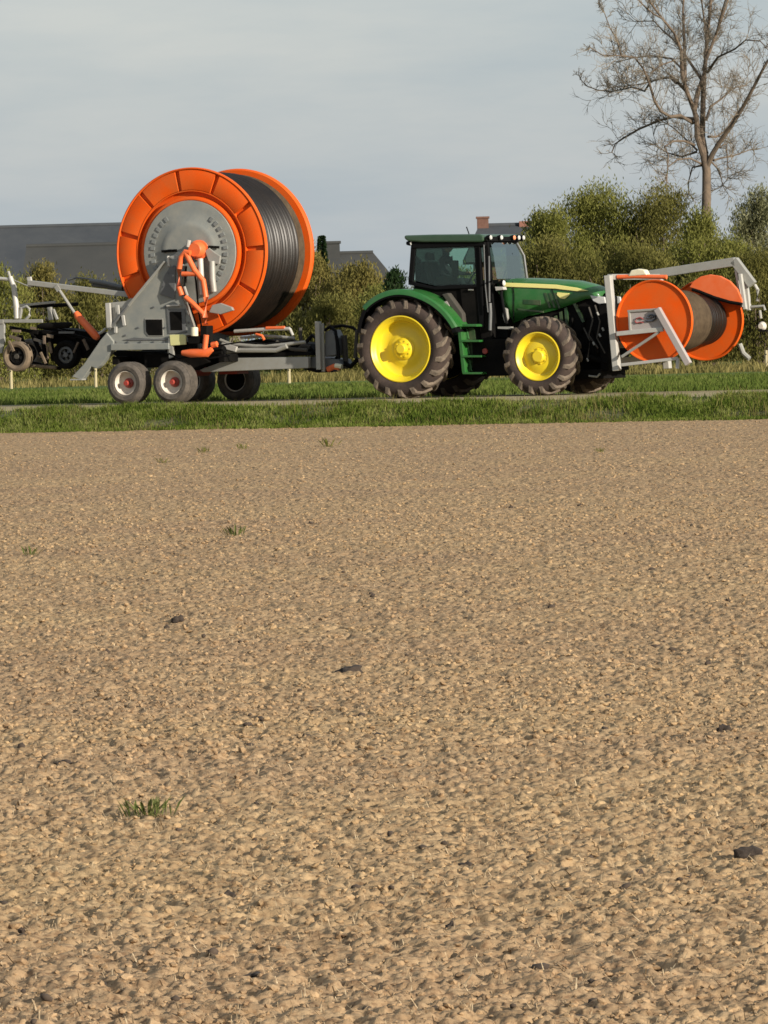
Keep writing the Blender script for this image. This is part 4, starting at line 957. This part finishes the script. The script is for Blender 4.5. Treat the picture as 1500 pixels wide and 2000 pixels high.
# ================================================================== BUILDINGS
def building(name, label, cat, x0, x1, ridge, eave, Y, depth, mr, mw, hipL=0, hipR=0, slope_w=None):
    """gabled roof, ridge across the view; x in world metres"""
    t = thing(name, label, cat, world=Vector(((x0 + x1) / 2, Y, 0)))
    c = (x0 + x1) / 2; a, b_ = x0 - c, x1 - c
    MB().box(a + .4, b_ - .4, -depth / 2 + .5, depth / 2 - .5, -.2, eave + .02).build('wall', mw, t)
    m = MB(); e = .0
    vs = [(a, -depth / 2, eave), (b_, -depth / 2, eave), (b_ - hipR, 0, ridge), (a + hipL, 0, ridge), (a, depth / 2, eave), (b_, depth / 2, eave)]
    vs += [(v[0], v[1], v[2] - .18) for v in vs]
    m.add(vs, [(0, 1, 2, 3), (3, 2, 5, 4), (0, 3, 4), (1, 5, 2), (6, 9, 8, 7), (9, 10, 11, 8), (6, 10, 9), (7, 8, 11), (0, 6, 7, 1), (4, 5, 11, 10), (0, 4, 10, 6), (1, 7, 11, 5)])
    ro = m.build('roof', mr, t)
    m = MB(); m.tube([(a + hipL, 0, ridge), (b_ - hipR, 0, ridge)], .10, 8); m.build('ridge_cap', mr, ro)
    return t
def wx(px, D): return W(px, 560, D).x
def wz(px, py, D): return W(px, py, D).z
D = 275
building('barn', 'long barn with a grey sheet roof behind the big orange reel at the left', 'barn', wx(-260, D), wx(480, D), wz(100, 442, D), 2.6, D, 15, M['roofg'], M['wall'])
D = 250
building('shed', 'lower brown-grey shed roof in front of the long barn at the left', 'shed', wx(44, D), wx(420, D), wz(150, 479, D), 2.4, D, 9, M['roofb'], M['wall'], hipL=.2)
D = 285
t = building('farmhouse', 'low grey hipped roof with a square chimney seen between reel and tractor', 'house', wx(560, D), wx(840, D), wz(700, 494, D), 1.8, D, 10, M['roofb'], M['wall'], hipL=1, hipR=2.6)
b = MB(); x = wx(652, D) - t.location.x; z = wz(652, 476, D); b.box(x - .32, x + .32, -.3, .3, wz(652, 510, D), z); b.box(x - .38, x + .38, -.36, .36, z, z + .12); b.build('chimney', M['roofb'], t)
D = 240
t = building('brick_house', 'brick house with a dark roof and red chimney behind the tractor cab', 'house', wx(908, D), wx(1120, D), wz(1000, 440, D), 4.2, D, 8, M['roofg'], M['brick'], hipL=.6, hipR=.6)
b = MB(); x = wx(946, D) - t.location.x; z = wz(946, 427, D); b.box(x - .22, x + .22, -.3, .3, wz(946, 460, D), z); b.box(x - .26, x + .26, -.34, .34, z, z + .08); b.build('chimney', M['brick'], t)
b = MB(); x = wx(1026, D) - t.location.x; b.box(x - .18, x + .2, -.25, .25, wz(1026, 450, D), wz(1026, 432, D)); b.build('chimney', M['tile'], t)

# ================================================================== SHRUBS AND TREES
def shrub(label, px, pw, ptop, pbase, D, m, n, seed, name='shrub', group=None, lean=.15, lf=(.07, .19), stems=14, cat='shrub', depth=None, upright=.5, ragged=.25):
    """rounded crown of leaf sized faces over stems; all sizes turned to metres once"""
    g = np.random.default_rng(seed); s = D / F; n = int(n * 1.4)
    X = W(px, 600, D).x; z0 = -.05; top = wz(px, ptop, D); rw = pw / 2 * s; rd = depth or rw * .8
    t = thing(name, label, cat, group=group, world=Vector((X, D, z0)))
    H = top - z0
    # lumps
    K = 34; lc = []
    for k in range(K):
        a = g.uniform(0, 6.28); q = math.sqrt(g.random()) if k > 3 else .25 * k / 3; cx, cy = q * math.cos(a), q * math.sin(a)
        lr = g.uniform(.20, .34) * min(rw, H * .5); dome = (1 - .5 * q ** 3)
        cz = (H - lr) * dome * (g.uniform(.3, 1.0) ** .7 if k > 8 else g.uniform(.9, 1.0))
        lc.append((cx * rw * .86, cy * rd * .86, cz, lr))
    lc = np.array(lc); i = g.integers(0, K, n); L_ = lc[i]
    dv = g.normal(size=(n, 3)); dv /= np.linalg.norm(dv, axis=1)[:, None]; rr = g.random(n) ** .35 * (1 + ragged * g.normal(size=n))
    P = L_[:, :3] + dv * (L_[:, 3] * rr)[:, None] * np.array([1, 1, 1.25])
    # skirt so that it reaches the ground
    nb = n // 4; a = g.uniform(0, 6.28, nb); q = np.sqrt(g.random(nb)) * .95
    P[:nb, 0] = q * np.cos(a) * rw; P[:nb, 1] = q * np.sin(a) * rd; P[:nb, 2] = g.uniform(0.05, .5, nb) * H * (1.05 - q * .5)
    P[:, 2] = np.clip(P[:, 2], .03, None)
    sz = g.uniform(lf[0], lf[1], n); 
    ax = g.normal(size=(n, 3)); ax[:, 2] = np.abs(ax[:, 2]) + upright * 2; ax /= np.linalg.norm(ax, axis=1)[:, None]
    sd = np.cross(ax, g.normal(size=(n, 3))); sd /= np.linalg.norm(sd, axis=1)[:, None]
    w2 = (sz * .13)[:, None]; l2 = sz[:, None]
    V = np.stack([P, P + sd * w2 + ax * l2 * .5, P + ax * l2, P - sd * w2 + ax * l2 * .5], 1).reshape(-1, 3)
    Fq = (np.arange(n) * 4)[:, None] + np.arange(4)
    npmesh('foliage', V, Fq, m, False, parent=t)
    b = MB()
    for k in range(stems):
        a = g.uniform(0, 6.28); q = g.uniform(.0, .8); tx, ty = q * math.cos(a) * rw, q * math.sin(a) * rd; hz_ = H * g.uniform(.55, .95) * (1 - .3 * q)
        b.tube([(tx * .35, ty * .35, 0), (tx * .6, ty * .6, hz_ * .45), (tx, ty, hz_)], [.05, .035, .012], 5, False)
    b.build('stems', M['bark'], t)
    return t
HG = 'hedge shrubs behind the machines'
sh = [  # label, centre px, half width px, top px, depth, leaf, faces
 ('low olive shrub at the far left edge below the barn roof', -10, 85, 516, 205, 'leafA', 15000),
 ('thin straw-green shrub below the barn roof left of the lift arm tip', 85, 75, 520, 210, 'leafC', 12000),
 ('dull olive shrub behind the orange cylinder of the cart', 165, 85, 545, 206, 'leafB', 13000),
 ('dull olive shrub hidden mostly by the big reel and stand', 265, 90, 535, 207, 'leafB', 10000),
 ('shrub seen under the reel behind the hose deck', 420, 120, 560, 208, 'leafA', 10000),
 ('tall straw-coloured willow right beside the big orange reel', 600, 85, 482, 212, 'leafC', 28000),
 ('straw-olive willow shrub in the gap between reel and tractor', 690, 85, 506, 209, 'leafC', 26000),
 ('brownish shrub low in the gap behind the trailer hitch', 640, 110, 570, 203, 'leafB', 16000),
 ('darker olive shrub just left of the tractor cab', 755, 75, 548, 205, 'leafA', 15000),
 ('shrub seen through the cab and under the tractor', 880, 130, 520, 208, 'leafA', 14000),
]
for i, (lab, px, pw, pt, D, mm, n) in enumerate(sh):
    shrub(lab, px, pw * 2.2, (pt - 4 if px < 300 else pt + 6), 0, D, M[mm], n, 100 + i, group=HG)
shrub('small dark evergreen bush beside the rear of the tractor cab', 772, 66, 522, 0, 200, M['leafD'], 4500, 200, name='evergreen_bush', cat='bush', lf=(.08, .2))
for i, (lab, px, pw, pt, D, mm, n) in enumerate([
 ('olive-green willow bush with the highest rounded top left of the bare tree', 1185, 120, 352, 214, 'leafA', 46000),
 ('olive willow bush directly behind the hood of the tractor', 1082, 85, 398, 211, 'leafA', 32000),
 ('olive bush with drooping shoots below the bare tree trunk', 1290, 130, 366, 213, 'leafB', 44000),
 ('yellowish-green willow bush behind the swing arm of the front reel', 1380, 84, 402, 209, 'leafA', 28000),
 ('low brownish bush behind the orange front reel', 1250, 190, 470, 203, 'leafB', 36000),
 ('low dull bush between the cab windscreen and the front reel', 1080, 110, 455, 204, 'leafB', 26000),
 ('pale flecked bush at the right edge of the picture', 1500, 80, 358, 222, 'leafE', 20000),
 ('brownish low bush at the right edge beneath the pale bush', 1480, 95, 480, 202, 'leafB', 18000)]):
    shrub(lab, px, pw * 2.3, pt + 6, 0, D, M[mm], n, 300 + i, group='willow bushes at the right', stems=24)
for i, (px, pt, lab) in enumerate(((629, 460, 'small dark conifer tip left of the square chimney'),)):
    D = 262; x = W(px, 500, D).x; zt = wz(px, pt, D)
    t = thing('conifer', lab, 'conifer', world=Vector((x, D, 0)))
    g = np.random.default_rng(i); n = 2600; h = g.random(n) ** .8; r = (1 - h) * .6 * g.random(n) ** .4; a = g.uniform(0, 6.28, n)
    P = np.stack([r * np.cos(a), r * np.sin(a), h * zt], -1); ax = np.stack([np.cos(a), np.sin(a), -.2 + 0 * a], -1); sd = np.cross(ax, g.normal(size=(n, 3)))
    sd /= np.linalg.norm(sd, axis=1)[:, None]; V = np.stack([P, P + sd * .06 + ax * .08, P + ax * .2, P - sd * .06 + ax * .08], 1).reshape(-1, 3)
    npmesh('foliage', V, (np.arange(n) * 4)[:, None] + np.arange(4), M['leafD'], False, parent=t)
    MB().tube([(0, 0, 0), (0, 0, zt * .95)], [.14, .02], 6).build('trunk', M['bark'], t)

# ---- bare tree
TD = 216; s = TD / F
tb = W(1381, 640, TD); tree = thing('bare_tree', 'tall leafless tree with forking grey-brown limbs rising above the bushes at the right', 'tree', world=Vector((tb.x, TD, -.05)))
def tp(px, py, dy=0):
    p = W(px, py, TD); return Vector((p.x - tb.x, dy, p.z + .05))
def z7(a, b_, dy=0): return tp(1000 + a / 3.0, b_ / 3.0, dy)
trunk = MB()
trunk.tube([tp(1384, 760), tp(1381, 560), z7(1138, 1240), z7(1140, 1100), z7(1140, 1000), z7(1125, 900)], [.26, .22, .165, .155, .15, .14], 12)
trunk.build('trunk', M['bark'], tree)
L0 = [  # (points in zoom coordinates with depth offset, r0, r1)
 ([(1125, 920, 0), (1085, 800, -.1), (1080, 700, -.2), (1065, 650, -.3), (1020, 540, -.5), (990, 430, -.6), (985, 300, -.8), (940, 200, -1.1), (870, 120, -1.3), (800, 30, -1.6), (740, -100, -1.8)], .13, .02),
 ([(1130, 900, 0), (1115, 800, .1), (1120, 650, .2), (1125, 500, .3), (1135, 380, .4), (1150, 200, .5), (1165, 60, .6), (1180, -80, .7), (1190, -300, .8)], .14, .03),
 ([(1065, 650, -.3), (1095, 520, 0), (1125, 440, .2), (1140, 350, .3), (1200, 200, .5), (1250, 60, .7), (1290, -60, .9), (1330, -260, 1.1)], .10, .02),
 ([(1140, 980, 0), (1175, 900, -.2), (1210, 840, -.4), (1280, 740, -.8), (1350, 620, -1.3), (1400, 520, -1.7), (1450, 420, -2), (1500, 330, -2.4), (1560, 200, -2.8), (1600, 0, -3)], .12, .02),
 ([(1150, 800, .2), (1200, 800, .4), (1260, 760, .8), (1330, 650, 1.2)], .05, .02),
 ([(1090, 700, -.1), (1010, 690, .3), (950, 680, .6), (870, 700, 1), (760, 745, 1.6), (680, 790, 2.0), (620, 830, 2.3), (600, 880, 2.4)], .075, .015),
 ([(1060, 720, 0), (980, 680, -.6), (920, 690, -1.0), (860, 660, -1.4), (820, 600, -1.8), (790, 500, -2.0), (755, 420, -2.2), (700, 355, -2.6), (620, 350, -3.0), (510, 350, -3.4), (440, 310, -3.8)], .075, .012),
 ([(800, 440, -2.0), (860, 395, -1.9), (930, 370, -1.8)], .025, .02),
 ([(960, 490, -.5), (930, 450, .4), (880, 455, 1), (770, 480, 1.8), (680, 490, 2.4)], .06, .012),
 ([(790, 505, -2.0), (765, 545, -1.6), (700, 515, -.6), (600, 520, 2.4), (520, 510, 2.8), (450, 480, 3.1), (420, 440, 3.3)], .04, .01),
 ([(1020, 540, -.5), (960, 470, .0), (930, 440, .2)], .07, .05),
 ([(1010, 480, -.4), (1015, 350, .3), (1015, 200, .8), (1010, 60, 1.0), (1020, -80, 1.2), (1000, -260, 1.4)], .08, .015),
 ([(985, 400, -.5), (940, 340, .4), (820, 315, 1.4), (720, 325, 2), (650, 340, 2.6)], .04, .01),
 ([(1110, 460, .3), (1030, 330, .8), (960, 220, 1.6), (900, 160, 2.2), (850, 100, 2.6), (760, 100, 3)], .06, .01),
 ([(1140, 700, .2), (1170, 620, .8), (1240, 570, 1.5), (1320, 500, 2.2), (1400, 480, 2.8)], .06, .012),
 ([(1150, 420, .4), (1200, 340, -.6), (1290, 300, -1.5), (1350, 250, -2), (1430, 260, -2.4), (1480, 320, -2.6)], .05, .01),
 ([(1085, 880, 0), (1030, 820, .5), (960, 750, .9), (920, 720, 1.1)], .04, .012),
 ([(1070, 850, 0), (1000, 830, -.8), (930, 835, -1.4), (880, 870, -1.8), (900, 920, -2.0), (890, 1080, -2.1)], .045, .02),
 ([(1080, 890, 0), (1000, 915, .8), (930, 890, 1.5), (880, 860, 2)], .045, .012),
 ([(1110, 960, 0), (1040, 930, -.4), (960, 940, -.9), (905, 985, -1.2), (890, 1060, -1.3)], .04, .012),
 ([(1110, 970, 0), (1060, 980, .4), (1040, 1060, .6), (1040, 1130, .7)], .035, .012),
 ([(1170, 950, 0), (1220, 1000, .4), (1240, 1080, .7)], .03, .01),
 ([(1180, 880, -.2), (1260, 840, .6), (1270, 920, .9), (1275, 1040, 1.0)], .03, .01),
 ([(1180, 940, 0), (1240, 920, 1), (1310, 905, 1.6), (1380, 880, 2.2), (1430, 860, 2.6)], .04, .012),
 ([(1150, 300, .5), (1145, 150, 1.4), (1130, 0, 2), (1120, -200, 2.4)], .06, .012),
 ([(870, 120, -1.3), (820, 100, -1.8), (760, 60, -2.4), (700, 0, -2.8), (660, -80, -3.1)], .035, .01),
 ([(620, 350, -3.0), (590, 250, -3.3), (550, 190, -3.5), (520, 110, -3.7)], .03, .01),
 ([(1200, 200, .5), (1230, 60, -.4), (1260, -60, -1)], .05, .012),
]
g = random.Random(5); twigs = []
def grow(p, d, ln, r, lvl):
    n = 4; pts = [p]; q = p.copy(); dd = d.copy()
    for i in range(n):
        dd = (dd + Vector((g.gauss(0, .22), g.gauss(0, .22), g.gauss(.02, .20)))).normalized(); q = q + dd * (ln / n); pts.append(q.copy())
    twigs.append((pts, r, lvl))
    if lvl < 3:
        for k in range(g.choice((4, 5)) if lvl < 2 else 4):
            i = g.randint(1, n); nd = (dd + Vector((g.gauss(0, .6), g.gauss(0, .7), g.gauss(.25, .5)))).normalized()
            grow(pts[i], nd, ln * g.uniform(.5, .75), max(r * .7, .006), lvl + 1)
lm = MB()
for pts, r0_, r1_ in L0:
    P_ = [z7(*p) for p in pts]; n = len(P_)
    lm.tube(P_, [r0_ * .86 + .006 + (r1_ - r0_) * .84 * (i / (n - 1)) ** .8 for i in range(n)], 8, False)
    tot = 0
    for i in range(1, n):
        seg = P_[i] - P_[i - 1]; k = max(1, int(seg.length / .18)); frac = i / n
        if frac < .22: continue
        for j in range(k):
            p = P_[i - 1] + seg * g.random(); out = Vector((p.x, p.y, 0)).normalized() if Vector((p.x, p.y, 0)).length > .3 else Vector((g.gauss(0, 1), g.gauss(0, 1), 0)).normalized()
            nd = (seg.normalized() * .5 + out * .3 + Vector((g.gauss(0, .5), g.gauss(0, .8), g.gauss(.45, .5)))).normalized()
            grow(p, nd, g.uniform(.4, 1.05) * (1 if p.x > -3.0 else .5), .015, 1)
    for j in range(3 if P_[-1].x > -3.0 else 2): grow(P_[-1], ((P_[-1] - P_[-2]).normalized() + Vector((g.gauss(0, .5), g.gauss(0, .5), g.gauss(0, .4)))).normalized(), g.uniform(.5, 1.1) * (1 if P_[-1].x > -3.0 else .45), .018, 1)
lm.build('limbs', M['bark'], tree)
b = MB()
for pts, r, lvl in twigs: b.tube(pts, [r, r * .8, r * .65, r * .5, r * .35], 3, False)
tw = b.build('twigs', M['twig'], tree)

# ---- weeds and dark clods in the field
def on_field(px, py):
    d = ray(px, py); k = (FIELD_Z + .012 - CAM.z) / d.z; p = CAM + d * k; p.z = FIELD_Z + float(soil_h(np.array([p.x]), np.array([p.y]))[0]); return p
for i, (px, py, hpx, lab) in enumerate(((288, 1596, 40, 'large green weed tuft in the lower left of the bare field'), (58, 1086, 22, 'small green weed near the left edge of the field'),
        (458, 1048, 24, 'small upright green weed in the middle distance of the field'), (642, 874, 20, 'dark tuft near the grass verge below the trailer hitch'), (398, 886, 14, 'flat tuft near the verge below the trailer wheels'),
        (475, 878, 14, 'tiny tuft just right of the flat tuft near the verge'), (1172, 884, 12, 'tiny dark tuft near the verge below the front wheel of the tractor'), (318, 905, 14, 'small brown-green tuft left of the flat tuft near the verge'))):
    p = on_field(px, py); sc_ = (p.y / F) * hpx
    t = thing('weed', lab, 'weed', group='weeds in the bare field', world=p)
    g = np.random.default_rng(60 + i); n = 110 if i == 0 else 40; b = MB()
    for k in range(n):
        a = g.uniform(0, 6.28); h = sc_ * g.uniform(.15, 1.0) ** 1.3; o_ = sc_ * (.75 if i else 1.25) * g.random() ** .8; l_ = h * g.uniform(.2, 1.6); wd = h * g.uniform(.05, .12)
        bx, by = o_ * math.cos(a), o_ * math.sin(a) ; a2 = a + g.normal() * .7
        tx, ty = bx + l_ * math.cos(a2), by + l_ * math.sin(a2); px_, py_ = -math.sin(a2) * wd, math.cos(a2) * wd
        b.add([(bx, by, -.01), ((bx + tx) / 2 + px_, (by + ty) / 2 + py_, h * .6), (tx, ty, h), ((bx + tx) / 2 - px_, (by + ty) / 2 - py_, h * .6)], [(0, 1, 2, 3)])
    b.build('leaves', M['weed'] if i < 3 else M['leafA'], t)
M['darkclod'] = mat('dark_earth', (.018, .013, .010), .95, dirt=(.06, .042, .03), damt=.7, dscale=30, bump=.5)
for i, (px, py, wpx, hpx, lab) in enumerate(((686, 1314, 52, 24, 'dark brown clod in the middle of the field'), (1462, 1680, 48, 26, 'black clod near the right edge of the field'), (1415, 1428, 24, 16, 'small dark clod in the right half of the field above the black clod'),
       (880, 1810, 20, 22, 'small dark clod low in the field right of centre'), (126, 1494, 34, 12, 'flat dark clod near the left edge of the field'), (447, 1750, 22, 14, 'small dark clod below and right of the large weed tuft'),
       (348, 1218, 22, 14, 'dark clod in the left half of the field above the large weed'), (910, 1690, 26, 14, 'flat dark clod right of centre in the lower field'), (738, 1440, 24, 12, 'faint dark clod just below the centre of the field'), (1125, 1990, 50, 14, 'dark clod at the bottom edge right of centre'), (500, 1910, 40, 12, 'flat dark clod near the bottom left of centre'))):
    p = on_field(px, py); k = p.y / F; bm = bmesh.new(); bmesh.ops.create_icosphere(bm, subdivisions=3, radius=1)
    for v in bm.verts:
        q = 1 + .38 * math.sin(v.co.x * 4 + i) * math.cos(v.co.y * 3 + 2 * i) + .12 * math.sin(v.co.z * 11 + i * 3) + rnd.gauss(0, .07)
        v.co = Vector((v.co.x * q * wpx * k / 2, v.co.y * q * wpx * k / 2, v.co.z * q * hpx * k / 1.8))
    me = bpy.data.meshes.new('earth_clod'); bm.to_mesh(me); bm.free(); me.materials.append(M['darkclod'])
    me.polygons.foreach_set('use_smooth', [True] * len(me.polygons))
    o = bpy.data.objects.new('earth_clod', me); bpy.context.scene.collection.objects.link(o); o.location = p + Vector((0, 0, hpx * k * .12)); o.rotation_euler = (0, 0, i)
    tag(o, lab, 'clod', 'dark clods on the field')
